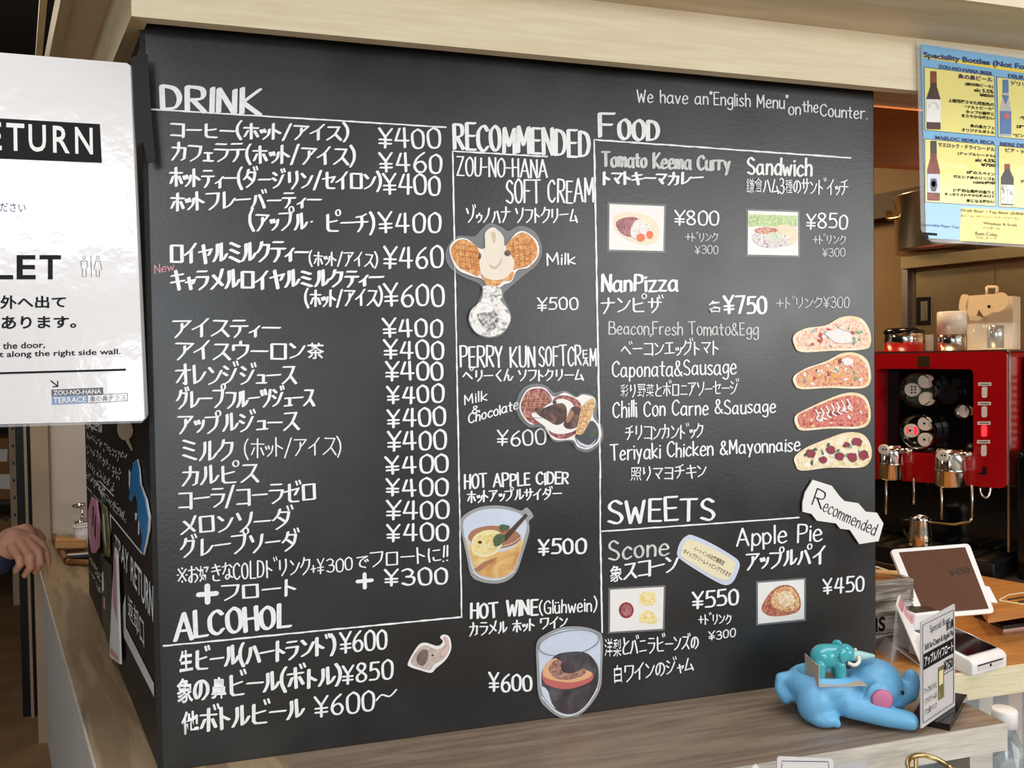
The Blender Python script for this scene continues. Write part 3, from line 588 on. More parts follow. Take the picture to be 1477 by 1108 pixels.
BIG, MED, REG, THN = (7, 3.2), (4.6, 2.2), (3.9, 1.9), (2.2, 1.5)
PR = (3.4, 2.2)
T('DRINK', 233, 157, 376, 165, 35, BIG)
LN((217.7, 157.6), (644, 183.7), 2.2)
T('コーヒー(ホット/アイス)', 245, 197, 503, 203, 22, REG); T('¥400', 545, 212, 636, 215, 28, PR)
T('カフェラテ(ホット/アイス)', 247, 231, 512, 239, 25, REG); T('¥460', 547, 247, 638, 250, 28, PR)
T('ホットティー(ダージリン/セイロン)', 245, 269, 550, 274, 26, REG, h1=24); T('¥400', 552, 280, 636, 281, 28, PR)
T('ホットフレーバーティー', 246, 303, 462, 299, 26, REG, h1=22); T('(アップル', 360, 332, 443, 332, 26, REG); T('・', 449, 333, 452, 333, 26, REG); T('ピーチ)', 469, 334, 540, 335, 26, REG)
T('¥400', 546, 335.6, 637, 334, 29, PR)
T('ロイヤルミルクティー', 245, 379, 444, 377, 28, MED); T('(ホット/アイス)', 446, 382, 545, 385, 20, (2.6, 1.6)); T('¥460', 552, 386, 640, 385, 31, PR)
T('New', 223, 395, 252, 390, 12, (1.6, 1.2), m='chalk_pink')
T('キャラメルロイヤルミルクティー', 247, 419, 552, 412, 29, MED, h1=23); T('(ホット/アイス)', 440, 442, 551, 440, 23, (3.2, 1.7)); T('¥600', 554, 441.5, 642, 441.5, 31, PR)
for tx, a, b, c, d, h in (('アイスティー', 249.4, 486, 402, 485, 25), ('アイスウーロン茶', 253, 519, 468, 518, 25), ('オレンジジュース', 254, 556, 427, 555, 28),
        ('グレープフルーツジュース', 255, 589, 453, 586, 26), ('アップルジュース', 257, 625, 430, 621, 27), ('ミルク', 261, 665, 338, 665, 30), ('カルピス', 262, 701, 372, 695, 28),
        ('コーラ/コーラゼロ', 257, 735, 456, 722, 27), ('メロンソーダ', 260, 772, 419, 762, 27), ('グレープソーダ', 261, 804, 430, 793, 27)):
    T(tx, a, b, c, d, h, REG)
T('(ホット/アイス)', 352, 660, 493, 656, 26, (2.2, 1.5))
for a, b, c, d, h in ((552, 486, 639, 486, 26), (553, 518, 641, 518, 26), (555, 549, 640, 548, 26), (558, 581.5, 640, 580.6, 25), (558, 616, 643, 614, 26), (558, 650, 644, 647, 27),
        (556, 684, 647, 681, 25), (556, 715.5, 647, 715.5, 25), (556, 750, 648.5, 747, 26), (557, 780.5, 648.4, 779, 25)):
    T('¥400', a, b, c, d, h, PR)
T('※お好きなCOLDドリンク', 255, 842, 448, 828, 24, (2.4, 1.6)); T('+', 449, 828, 456, 827, 14, (2, 1.5)); T('¥', 457, 829, 468, 827, 22, (2, 1.4)); T('300', 471, 826.5, 509, 822, 18, (2.2, 1.6))
T('で', 513, 820, 530, 818, 18, (2.4, 1.6)); T('フロートに!!', 533, 818, 647, 809, 22, (2.6, 1.6))
T('+', 287, 875, 314, 873, 34, (7, 6), jit=0); T('フロート', 318, 866, 427, 859, 23, REG); T('+', 516, 853, 538, 851, 28, (5, 4.5), jit=0); T('¥300', 554, 845, 647, 842, 24, PR)
T('ALCOHOL', 253, 924, 419, 902, 37, (6, 3), h1=31); LN((235, 932), (667, 890), 2.4)
T('生ビール(ハートランド)', 259, 970, 484, 943, 31, MED, h1=25, fontbold=.03); T('¥600', 490, 943, 559, 935, 28, PR)
T('象の鼻ビール(ボトル)', 255, 1014, 492, 986, 35, MED, h1=25, fontbold=.02); T('¥850', 493, 987, 567, 978, 27, PR)
T('他ボトルビール', 262, 1060, 437, 1035, 33, MED, h1=27, fontbold=.03); T('¥600', 453, 1034, 541, 1025, 29, PR); T('〜', 543, 1018, 573, 1009, 22, (3, 2), jit=0)
# middle column
T('RECOMMENDED', 655, 215, 851, 227, 37, (5, 2.6)); pxline('ruled_line', [(790, 226), (653, 218), (666, 890)], 2.2, B, 'chalk', brd, rough=.3)
T('ZOU-NO-HANA', 659, 253, 790, 257, 26, (2.8, 1.8)); T('SOFT CREAM', 730, 293, 856, 292, 33, (3, 2)); T('ゾゥノハナ ソフトクリーム', 672, 321, 833, 321, 21, (2.6, 1.6))
T('Milk', 789, 383, 831, 380, 16, (2.4, 1.8)); T('¥500', 774, 448, 835, 446, 18, (2.6, 1.8))
T('PERRY KUN', 664, 529.5, 772, 528.5, 29, (3, 2)); T('SOFTCR', 777, 528.5, 838.5, 527.7, 28, (2.6, 1.8)); T('E', 841, 516.5, 848, 516.5, 11, (2, 1.5)); T('A', 841, 527.7, 849, 527.7, 10, (2, 1.5)); T('M', 851, 527.7, 860, 527.7, 24, (2.4, 1.6))
T('ペリーくん ソフトクリーム', 668, 550, 841, 549, 16, (2.6, 1.6))
T('Milk', 670, 584, 703, 577, 14, (2, 1.5)); T('&', 681, 596, 693, 594, 10, (1.8, 1.4)); T('Chocolate', 676, 611, 748, 590, 14, (2.2, 1.6)); T('¥600', 716, 643, 788, 641, 22, (2.8, 2))
T('HOT APPLE CIDER', 670, 704.5, 820, 697, 20, (3, 2), h1=16); T('ホットアップルサイダー', 674, 725, 809, 719, 17, (2.6, 1.6), h1=15); T('¥500', 776, 801, 845, 797, 23, (3.4, 2.2), h1=20)
T('HOT WINE', 679, 892.6, 776, 886, 21, (3.4, 2.2)); T('(Glühwein)', 778, 886, 861, 881, 19, (2.2, 1.6)); T('カラメル ホット ワイン', 677, 918, 819, 904, 19, (2.6, 1.6), h1=15); T('¥600', 705, 998, 768, 996, 27, (3.2, 2.2), h1=22)
# right column
for tx, a, b, c, d, h in (('We have an', 919, 147, 1022, 151, 18), ('"English Menu"', 1024, 151, 1137, 157, 18), ('on', 1137, 165.5, 1155, 165.5, 17), ('the', 1158, 161, 1180, 162.5, 16), ('Counter.', 1183, 167, 1251, 172, 17)):
    T(tx, a, b, c, d, h, (2.0, 1.5), jit=.6)
T('F', 864, 196.7, 888, 197.5, 33, (5.5, 2.6)); T('OOD', 892, 200, 951, 203, 29, (5.5, 2.6)); pxline('ruled_line', [(866, 690), (857, 201.6), (1228, 228)], 2.4, B, 'chalk', brd, rough=.3)
LN((865.5, 690), (866, 766), 2.0)
T('Tomato Keema Curry', 869, 239.5, 1053, 246, 21, (4, 2.2), m='chalk_thin'); T('トマトキーマカレー', 869, 266.4, 1013, 266, 18, (3.8, 1.9))
T('Sandwich', 1078, 251, 1171, 254, 24, (3.2, 2)); T('鎌倉ハム3種のサンドイッチ', 1076, 278, 1222, 281, 21, (2.0, 1.5), fontbold=0)
T('¥800', 972, 324, 1037, 325, 20, (2.8, 2)); T('+ドリンク', 989, 348, 1035, 348, 12, (1.6, 1.3), m='chalk_thin'); T('¥300', 1002, 366, 1036, 366, 11.5, (1.5, 1.2), m='chalk_thin')
T('¥850', 1162, 329.5, 1223, 330, 21, (2.8, 2)); T('+ドリンク', 1173, 352, 1219, 352, 12, (1.6, 1.3), m='chalk_thin'); T('¥300', 1186, 370, 1219, 370, 11.5, (1.5, 1.2), m='chalk_thin')
T('NanPizza', 868, 420, 978, 420, 24, (4, 2.4)); T('ナンピザ', 867, 452, 955, 450, 22, (3, 1.8)); T('各', 1021, 451, 1042, 451, 18, fontbold=.02); T('¥750', 1044, 453, 1106, 452, 24, (4, 2.4)); T('+ドリンク¥300', 1120, 445, 1225, 443, 15, (1.7, 1.4), m='chalk_thin')
T('Beacon,Fresh Tomato&Egg', 878, 482, 1094, 484, 18, (2.2, 1.5), m='chalk_thin'); T('ベーコンエッグトマト', 896, 513, 1036, 511, 19, (2.2, 1.6))
T('Caponata&Sausage', 883, 544, 1062, 540, 22, (2.4, 1.7)); T('彩り野菜とボロニアソーセージ', 895, 573, 1064, 569, 19, (1.9, 1.4), fontbold=0)
T('Chilli Con Carne &Sausage', 884, 602, 1119, 595, 23, (2.4, 1.7), h1=19); T('チリコンカンドック', 902, 635, 1014, 631, 20, (2.1, 1.5))
T('Teriyaki Chicken &Mayonnaise', 881, 664, 1154, 650, 22, (2.5, 1.7), h1=19); T('照りマヨチキン', 909, 694, 1019, 688, 19, (2.1, 1.5), fontbold=0)
T('SWEETS', 877, 755, 1032, 749, 32, (4.4, 2.4)); LN((865, 766.8), (1153, 746.6), 2.0); LN((866, 767), (868.5, 913), 2.4)
T('Scone', 878, 808, 965, 801, 29, (3.2, 2), h1=24, m='chalk_thin'); T('象スコーン', 879, 840, 977, 824, 24, (3.6, 1.9), fontbold=.01)
T('¥550', 998, 878, 1066, 872, 23, (3.2, 2.2)); T('+ドリンク', 1008, 901, 1055, 900, 14, (1.7, 1.4)); T('¥300', 1022, 924, 1061, 918, 12, (1.8, 1.4))
T('洋梨とバニラビーンズの', 872, 948, 1007, 935, 26, (2.2, 1.6), h1=19, fontbold=0); T('白ワインのジャム', 884, 986, 1000, 968, 26, (2.2, 1.6), h1=19, fontbold=.01)
T('Apple Pie', 1063, 787, 1186, 780, 25, (3, 2)); T('アップルパイ', 1076, 822, 1190, 812, 24, (3.4, 1.9)); T('¥450', 1187, 858, 1247, 852, 22, (3, 2.2))
# black tape wrapping the upper corner to the sign
pxpoly('tape', [(188, 84), (206, 76), (213, 78), (217, 150), (224, 232), (213, 236), (206, 205), (197, 212), (190, 150)], onY(-.0265), 'tape_black', brd, thick=(0, .0015, 0))

# writing and pictures on the board's side
SD = onP((-.0025, .0035, 0), NS)
so = tuple(NS*.0012)
def SLN(a, b, wd=1.6, m='chalk'): return pxline('ruled_line', [a, b], wd, SD, m, brd, off=so)
c3 = lambda x, y: (x/4.617, 560+y/4.617)
SLN(c3(575, 652), c3(735, 830), 1.2, 'chalk_thin'); SLN(c3(735, 838), c3(953, 1106), 1.8); SLN(c3(665, 618), c3(762, 720), 1.4); SLN(c3(570, 232), c3(650, 282), 1.4); SLN(c3(738, 838), c3(742, 975), 1.2)
def scribble(a, b, h, n):
    V = []; Fc = []
    for i in range(n):
        t = (i+.5)/n; x = a[0]+(b[0]-a[0])*t; y = a[1]+(b[1]-a[1])*t; hh = h*(.65+.6*t)
        for k in range(5):
            x0 = x+rng.uniform(-.55, .55)*(b[0]-a[0])/n; y0 = y-rng.uniform(0, 1)*hh; x1 = x0+rng.uniform(-1.2, 1.2)*(.5+t); y1 = y0+rng.uniform(-.3, .5)*hh
            wd = .35+.35*t; base = len(V)
            V += [SD(x0-wd, y0), SD(x0+wd, y0), SD(x1+wd, y1), SD(x1-wd, y1)]; Fc.append((base, base+1, base+2, base+3))
    o = mesh('small_handwriting', [v+NS*.0012 for v in V], Fc, 'chalk_thin', brd, world=True)
for a, b in (((570, 255), (680, 300)), ((570, 320), (850, 510)), ((572, 400), (808, 610)), ((575, 500), (765, 700)), ((577, 590), (700, 720)), ((690, 720), (838, 895))):
    scribble(c3(*a), c3(*b), 11, 14)
scribble((129, 806), (146, 840), 9, 10); scribble((130, 824), (146, 858), 7, 8)
for tx_, a_, b_ in (('TRAY', 0, .36), ('RETURN', .42, 1)):
    printed('lettering', tx_, (166+56*a_, 793+105*a_), (166+56*b_, 793+105*b_), (166+56*a_, 770+76*a_), (166+56*b_, 770+76*b_), 'chalk', brd, SD, .01, so)
printed('lettering', '返却口', (186, 888), (209, 936), (185, 856), (208, 893), 'chalk', brd, SD, .0, so)
pxpoly('arrow_mark', [(182, 857), (182.5, 905), (223, 986), (223.5, 1006), (175.5, 911), (175.5, 884)], SD, 'chalk_thin', brd, off=so)
sb = thing('speech_bubble_sticker', 'cream speech bubble sticker on the side of the black board', 'sticker', tuple(SD(183, 630)))
pts = ellpts(183, 619.5, 10.4, 15.6, -.12, 26)
pts = [p for p in pts if not (p[1] > 633 and p[0] > 183)]+[]
bub = sorted(pts+[(193.5, 650), (188.5, 633.5), (184.5, 635)], key=lambda p: math.atan2(p[1]-619.5, p[0]-183))
pxpoly('bubble_shape', bub, SD, 'bubble_cream', sb, off=tuple(NS*.002), thick=tuple(NS*.003))
se = thing('elephant_cutout', 'flat blue elephant cut-out standing upright on the side of the board', 'sticker', tuple(SD(206, 790)))
EP = [(905, 505), (930, 480), (943, 545), (950, 640), (985, 740), (1005, 860), (1000, 950), (985, 1030), (968, 1105), (958, 1070), (968, 1000), (950, 900), (935, 850), (935, 760), (915, 690), (892, 755), (880, 735), (890, 640), (895, 560)]
pxpoly('white_border', [(203+(c3(*p)[0]-203)*1.12+.2, 730+(c3(*p)[1]-730)*1.02) for p in EP], SD, 'chalk', se, off=tuple(NS*.002), thick=tuple(NS*.002))
pxpoly('elephant_shape', [c3(*p) for p in EP], SD, 'elephant_blue', se, off=tuple(NS*.0045), thick=tuple(NS*.001))
for q in ([(914, 830), (918, 880), (926, 875), (930, 830)], [(938, 870), (936, 970), (944, 975), (946, 872)], [(874, 540), (874, 640), (880, 680), (886, 560)]):
    pxpoly('white_mark', [c3(*p) for p in q], SD, 'chalk', se, off=tuple(NS*.0045))
# leaflets hanging on the side of the board
def leaflet(label, pts, m, out, extra=()):
    t = thing('leaflet', label, 'leaflet', tuple(SD(*pts[-1])+NS*out), group='leaflets hung on the board side')
    pxpoly('sheet', pts, onP(np.array((-.0025, .0035, 0))+NS*out, NS), m, t, thick=tuple(NS*.004))
    for k, (pp, mm) in enumerate(extra):
        pxpoly('print', pp, onP(np.array((-.0025, .0035, 0))+NS*out, NS), mm, t, off=tuple(NS*(.0046+.0002*k)))
    box('clip', (-.006, -.004, -.004), (.006, .004, .012), 'black_plastic', t, mtx=rootm(t).inverted() @ Matrix.Translation(Vector(onP(np.array((-.0025, .0035, 0))+NS*(out*.5+.001), NS)(*pts[0]))))
leaflet('pink rounded leaflet with dark markings on the board side', [(134, 717), (141, 722), (145, 755), (144, 790), (139, 798), (134, 797), (129, 770), (129, 738)], 'pink_paper', .006,
        [([(136, 728), (138, 732), (137, 760), (135.5, 758)], 'ink_brown'), ([(139.5, 740), (141, 745), (140.5, 780), (138.5, 770)], 'ink_brown'), ([(132, 745), (133, 746), (134, 785), (132.5, 775)], 'white_paper')])
mat('olive_print', rgb(120, 116, 72), .5, noise=.5, scale=60)
mat('green_print', rgb(70, 78, 64), .4, noise=.5, scale=60)
leaflet('olive and cream printed leaflet beside the pink leaflet', [(149, 726), (155, 732), (159, 770), (159, 803), (154, 800), (149, 765)], 'olive_print', .004, [([(151, 740), (153, 742), (156, 790), (153.5, 780)], 'white_paper')])
leaflet('dark green glossy leaflet with a white oval hanging low on the board side', [(149, 805), (161, 815), (162, 930), (156, 924), (150, 890)], 'green_print', .004, [([(149.5, 826), (152, 824), (153, 850), (150, 856)], 'white_paper'), ([(152, 860), (155, 862), (155, 880), (152, 876)], 'led_red' if False else 'pink_paper')])
leaflet('long white and pink folded leaflet standing at the foot of the board side', [(168, 790), (171, 800), (176, 958), (160.5, 946), (161, 925), (164, 860)], 'white_paper', .008, [([(167, 800), (169.5, 806), (171.5, 895), (165.5, 870)], 'pink_paper'), ([(162, 934), (173, 946), (173.5, 953), (161.5, 942)], 'chalk_pink')])

# ================================================================== cut-outs and photo cards on the board
def cutout(name, label, cat, base_px, outline, m='film', y=-.003, th=.002, sm=5, group=None):
    t = thing(name, label, cat, tuple(onY(y)(*base_px)), group=group)
    pxpoly('backing_film', outline, onY(y-th), m, t, smooth=sm, thick=None if m.startswith('film') else (0, th, 0))
    t['_y'] = y-th
    return t
def lay(t, name, pts, m, k, sm=5):
    return pxpoly(name, pts, onY(t['_y']-.0003*k), m, t, smooth=sm)
cA = lambda x, y: (640+x/3.258, 160+y/3.258)
cB = lambda x, y: (640+x/5.036, 480+y/5.036)
cC = lambda x, y: (640+x/5.832, 670+y/5.832)
cD = lambda x, y: (640+x/5.276, 850+y/5.276)
def mp(f, L): return [f(*p) for p in L]
speck('waffle', [rgb(184, 106, 48), rgb(212, 146, 80), rgb(232, 180, 120)], 170, .5)
speck('waffle_light', [rgb(190, 136, 80), rgb(222, 182, 130), rgb(238, 210, 166)], 200, .5)
mat('waffle_dark', rgb(186, 112, 56), .6)
mat('cream', rgb(232, 222, 204), .5, noise=.04, scale=25)
mat('cream_shade', rgb(206, 192, 166), .5)
speck('choc', [rgb(46, 28, 24), rgb(82, 54, 44), rgb(128, 92, 78)], 60, .3)
speck('choc_red', [rgb(96, 40, 40), rgb(150, 82, 78), rgb(198, 140, 134)], 130)
mat('print_white', rgb(238, 236, 232), .4)
speck('glass_print', [rgb(130, 130, 126), rgb(214, 212, 206), rgb(240, 240, 240), rgb(190, 176, 160)], 90, .25)
mat('glass_blue', rgb(206, 216, 232), .3, noise=.05, scale=20)
speck('tea_gold', [rgb(200, 138, 84), rgb(220, 178, 112), rgb(234, 208, 152)], 34, .3)
mat('tea_brown', rgb(168, 118, 88), .35, noise=.1, scale=40)
speck('lemon', [rgb(214, 178, 96), rgb(230, 212, 140), rgb(240, 230, 180)], 150)
mat('lemon_pale', rgb(236, 224, 172), .5)
mat('leaf', rgb(76, 98, 66), .5, noise=.25, scale=160)
mat('stick', rgb(70, 52, 42), .5, noise=.2, scale=120)
speck('wine_dark', [rgb(58, 48, 52), rgb(74, 68, 72), rgb(96, 90, 96)], 28, .3)
speck('orange_flesh', [rgb(120, 76, 74), rgb(160, 116, 104), rgb(196, 156, 136)], 170)
mat('orange_rim', rgb(228, 176, 132), .5)
mat('orange_peel', rgb(196, 104, 100), .5)
mat('glass_grey', rgb(70, 72, 78), .3, noise=.1, scale=20)
mat('ele_grey', rgb(196, 178, 170), .5, noise=.2, scale=160)
mat('ele_dark', rgb(120, 100, 98), .5, noise=.3, scale=200)
mat('ele_pink', rgb(220, 186, 178), .5)

# vanilla soft cream with waffle ears
t = cutout('softcream_cutout', 'laminated cut-out of white soft cream with two tan waffle ears in a glass', 'cut-out', cA(215, 1065),
  mp(cA, [(10, 660), (60, 590), (140, 590), (175, 560), (215, 528), (270, 545), (305, 565), (360, 540), (430, 570), (462, 650), (440, 720), (380, 770), (310, 830), (280, 870), (318, 970), (280, 1045), (215, 1068), (150, 1045), (115, 975), (165, 890), (175, 820), (90, 780), (25, 730)]), 'film', -.004, .003)
lay(t, 'white_border', mp(cA, [(27, 650), (60, 604), (110, 602), (165, 645), (195, 640), (195, 575), (235, 548), (280, 590), (288, 635), (340, 575), (385, 568), (440, 615), (445, 680), (400, 735), (345, 750), (320, 800), (285, 815), (260, 830), (210, 825), (180, 790), (130, 775), (60, 740)]), 'print_white', 1)
lay(t, 'waffle_ear', mp(cA, [(33, 655), (65, 610), (110, 608), (165, 655), (175, 720), (165, 775), (125, 762), (65, 728)]), 'waffle', 2)
lay(t, 'waffle_ear', mp(cA, [(292, 640), (345, 582), (385, 574), (432, 618), (438, 680), (395, 728), (345, 742), (325, 740)]), 'waffle', 2)
for k in range(5):
    y = 625+k*27; pxline('waffle_groove', mp(cA, [(52+k*6, y), (168, y+16)]), .7, onY(t['_y']-.0009), 'waffle_dark', t); pxline('waffle_groove', mp(cA, [(310, y+12), (428-k*8, y-6)]), .7, onY(t['_y']-.0009), 'waffle_dark', t)
for k in range(4):
    x = 70+k*26; pxline('waffle_groove', mp(cA, [(x, 620), (x+8, 745)]), .7, onY(t['_y']-.0009), 'waffle_dark', t); pxline('waffle_groove', mp(cA, [(x+255, 610), (x+262, 730)]), .7, onY(t['_y']-.0009), 'waffle_dark', t)
lay(t, 'wafer_cup', mp(cA, [(175, 760), (240, 790), (325, 755), (318, 795), (280, 800), (255, 822), (212, 820), (190, 800)]), 'waffle', 3)
lay(t, 'cream_swirl', mp(cA, [(168, 700), (190, 650), (270, 650), (325, 690), (328, 740), (290, 785), (230, 795), (180, 770)]), 'cream', 4)
lay(t, 'cream_trunk', mp(cA, [(198, 590), (230, 552), (272, 578), (285, 640), (262, 710), (232, 732), (205, 700), (195, 640)]), 'cream', 5)
lay(t, 'cream_shadow', mp(cA, [(214, 722), (245, 728), (275, 690), (272, 712), (248, 740), (228, 738)]), 'cream_shade', 6)
lay(t, 'cream_shadow', mp(cA, [(222, 575), (240, 570), (245, 600), (236, 625), (228, 600)]), 'cream_shade', 6)
for e in ((300, 668, 15, 14), (170, 682, 6, 14)): lay(t, 'chocolate_eye', mp(cA, ellpts(*e, n=14)), 'choc', 7, 0)
lay(t, 'glass_cup', mp(cA, [(190, 822), (262, 830), (275, 870), (268, 890), (305, 940), (312, 985), (280, 1040), (215, 1062), (150, 1040), (120, 980), (130, 935), (175, 890), (185, 850)]), 'glass_print', 2)
lay(t, 'glass_highlight', mp(cA, [(135, 960), (160, 915), (200, 905), (175, 930), (150, 985)]), 'print_white', 3); speck('glass_mix', [rgb(70, 66, 64), rgb(150, 148, 146), rgb(236, 234, 230)], 170, .25); lay(t, 'glass_shade', mp(cA, [(160, 955), (245, 950), (255, 990), (240, 1025), (205, 1035), (175, 1000)]), 'glass_mix', 3)

# chocolate soft cream
t = cutout('chocolate_softcream_cutout', 'laminated cut-out of chocolate soft cream with dark waffle and glass bowl', 'cut-out', cB(1040, 865),
  mp(cB, [(525, 520), (570, 410), (660, 370), (740, 385), (800, 435), (880, 420), (960, 460), (1000, 440), (1080, 455), (1115, 510), (1110, 610), (1155, 690), (1150, 790), (1060, 865), (970, 850), (920, 790), (800, 790), (720, 690), (620, 685), (545, 610)]), 'film', -.005, .003)
lay(t, 'white_border', mp(cB, [(552, 520), (600, 420), (670, 393), (740, 405), (800, 465), (880, 435), (960, 470), (1010, 450), (1090, 470), (1100, 520), (1085, 610), (1140, 690), (1135, 780), (1055, 845), (975, 830), (935, 780), (800, 775), (715, 665), (630, 665), (565, 595)]), 'print_white', 1)
lay(t, 'dark_waffle', mp(cB, [(562, 520), (605, 430), (670, 404), (735, 415), (785, 480), (760, 560), (700, 600), (700, 660), (635, 655), (575, 590)]), 'choc_red', 2)
for k in range(5):
    pxline('waffle_groove', mp(cB, [(580+k*35, 600-k*10), (620+k*34, 420)]), .6, onY(t['_y']-.0009), 'waffle_light', t); pxline('waffle_groove', mp(cB, [(575, 480+k*32), (770-k*14, 470+k*38)]), .6, onY(t['_y']-.0009), 'waffle_light', t)
lay(t, 'wafer_bowl', mp(cB, [(790, 500), (860, 455), (950, 475), (1000, 530), (1000, 640), (960, 730), (880, 770), (810, 760), (760, 700)]), 'choc_red', 2)
lay(t, 'cream_body', mp(cB, [(640, 590), (700, 560), (790, 500), (860, 480), (930, 510), (960, 580), (970, 690), (900, 730), (800, 730), (720, 670), (660, 625)]), 'print_white', 3)
lay(t, 'chocolate_trunk', mp(cB, [(672, 545), (730, 545), (800, 520), (870, 515), (895, 570), (880, 640), (820, 670), (750, 635), (680, 590)]), 'choc', 4)
lay(t, 'chocolate_side', mp(cB, [(935, 540), (990, 550), (1000, 610), (975, 680), (910, 700), (870, 670), (900, 600)]), 'choc', 4)
lay(t, 'caramel', mp(cB, [(930, 565), (945, 590), (910, 650), (888, 640), (905, 590)]), 'tea_brown', 5)
lay(t, 'waffle_piece', mp(cB, [(1080, 475), (1095, 530), (1060, 640), (1010, 730), (960, 740), (980, 640), (1005, 540)]), 'waffle_light', 5)
for k in range(4): pxline('waffle_groove', mp(cB, [(1010+k*20, 545-k*15), (975+k*18, 725-k*40)]), .5, onY(t['_y']-.0018), 'waffle_dark', t); pxline('waffle_groove', mp(cB, [(995-k*5, 570+k*42), (1075-k*18, 560+k*45)]), .5, onY(t['_y']-.0018), 'waffle_dark', t)
for e in ((806, 505, 15, 14), (965, 560, 24, 22)): lay(t, 'chocolate_eye', mp(cB, ellpts(*e, n=14)), 'choc', 6, 0)
lay(t, 'glass_bowl', mp(cB, [(955, 745), (1010, 735), (1070, 640), (1120, 690), (1118, 780), (1050, 830), (985, 815)]), 'glass_grey', 5); lay(t, 'glass_highlight', mp(cB, [(965, 770), (1000, 800), (1060, 815), (1110, 770), (1060, 828), (990, 815)]), 'glass_blue', 6)
lay(t, 'glass_highlight', mp(cB, [(1090, 700), (1108, 710), (1095, 745), (1060, 760)]), 'leaf', 6)

# hot apple cider
t = cutout('cider_cutout', 'laminated cut-out of a glass of golden apple cider with lemon slice and stick', 'cut-out', cC(420, 1000),
  mp(cC, [(140, 500), (180, 420), (300, 360), (440, 345), (560, 360), (650, 390), (700, 362), (755, 435), (715, 480), (722, 560), (670, 740), (610, 910), (520, 985), (420, 1003), (310, 985), (230, 935), (190, 760)]), 'film_grey', -.003, .002, 3)
lay(t, 'glass_back', mp(cC, [(162, 520), (200, 440), (310, 385), (440, 372), (570, 390), (660, 430), (698, 500), (690, 570), (640, 760), (590, 900), (500, 960), (420, 968), (320, 950), (250, 905), (205, 740)]), 'glass_blue', 1, 4)
lay(t, 'cider_surface', mp(cC, [(208, 600), (260, 545), (400, 515), (560, 540), (640, 590), (640, 640), (560, 690), (420, 710), (280, 690), (215, 640)]), 'tea_brown', 2)
lay(t, 'cider', mp(cC, [(190, 640), (260, 720), (420, 745), (580, 700), (675, 620), (635, 760), (588, 890), (500, 945), (420, 955), (320, 935), (262, 890), (215, 740)]), 'tea_gold', 3, 4)
lay(t, 'lemon_slice', mp(cC, [(230, 680), (260, 600), (350, 555), (450, 560), (500, 620), (480, 700), (420, 760), (330, 780), (250, 750)]), 'lemon_pale', 4); lay(t, 'lemon_flesh', mp(cC, [(250, 680), (275, 615), (355, 575), (440, 580), (475, 630), (455, 695), (400, 740), (330, 752), (265, 730)]), 'lemon', 5)
for k in range(8):
    a = k*math.pi/4; pxline('lemon_rib', mp(cC, [(365, 662), (365+90*math.cos(a), 662+75*math.sin(a))]), .6, onY(t['_y']-.0018), 'lemon_pale', t)
lay(t, 'cinnamon_stick', mp(cC, [(500, 610), (690, 412), (708, 432), (520, 650)]), 'stick', 7, 0); lay(t, 'cinnamon_stick', mp(cC, [(255, 885), (340, 820), (460, 780), (300, 900)]), 'tea_brown', 7, 0)
for q in ([(420, 620), (460, 585), (510, 600), (505, 650), (450, 690), (425, 680)], [(470, 520), (500, 505), (555, 520), (540, 545), (495, 560)]): lay(t, 'mint_leaf', mp(cC, q), 'leaf', 8)
lay(t, 'clove', mp(cC, ellpts(305, 655, 17, 12, n=10)), 'choc', 6, 0)
pxline('glass_rim', [cC(*p) for p in catmull([(170, 600), (260, 668), (420, 695), (580, 660), (690, 570)], False, 6)], .7, onY(t['_y']-.003), 'print_white', t); pxline('glass_edge', [cC(*p) for p in catmull([(245, 905), (320, 955), (420, 972), (510, 955), (592, 900)], False, 6)], 1.0, onY(t['_y']-.003), 'print_white', t)

# hot wine
t = cutout('wine_cutout', 'laminated cut-out of a glass of dark mulled wine with orange slice', 'cut-out', cD(940, 980),
  mp(cD, [(708, 410), (780, 340), (900, 290), (1050, 285), (1170, 320), (1210, 380), (1205, 600), (1190, 760), (1100, 900), (1000, 975), (900, 980), (800, 920), (725, 820), (708, 600)]), 'film_grey', -.003, .002, 4)
lay(t, 'glass_back', mp(cD, [(725, 430), (790, 360), (900, 312), (1050, 305), (1150, 330), (1190, 390), (1190, 600), (1170, 750), (1080, 890), (990, 955), (900, 955), (810, 900), (745, 800), (728, 600)]), 'glass_blue', 1, 4)
lay(t, 'wine', mp(cD, [(745, 640), (800, 560), (880, 490), (1070, 480), (1160, 560), (1180, 640), (1165, 750), (1085, 880), (995, 945), (905, 945), (820, 890), (758, 790)]), 'wine_dark', 2, 4)
lay(t, 'orange_peel', mp(cD, [(750, 650), (830, 690), (980, 705), (1100, 670), (1140, 640), (1120, 700), (1000, 750), (900, 760), (790, 730), (755, 690)]), 'orange_peel', 4)
lay(t, 'orange_rim', mp(cD, [(755, 620), (790, 560), (850, 525), (900, 560), (1040, 600), (1130, 640), (1080, 685), (960, 710), (840, 695), (765, 665)]), 'orange_rim', 5)
lay(t, 'orange_flesh', mp(cD, [(800, 600), (850, 540), (930, 560), (960, 620), (1060, 600), (1080, 640), (1000, 680), (900, 690), (830, 660)]), 'orange_flesh', 6)
lay(t, 'wine_front', mp(cD, [(905, 545), (1000, 520), (1070, 550), (1060, 600), (970, 640), (900, 620)]), 'wine_dark', 7)
pxline('glass_rim', [cD(*p) for p in catmull(ellpts(955, 410, 232, 92, -.17, 24)+[ellpts(955, 410, 232, 92, -.17, 24)[0]], False, 2)], .9, onY(t['_y']-.0027), 'ink_grey', t)
pxline('glass_edge', [cD(*p) for p in catmull([(745, 820), (830, 915), (910, 958), (990, 955), (1085, 890), (1170, 755)], False, 6)], 1.2, onY(t['_y']-.0027), 'print_white', t)
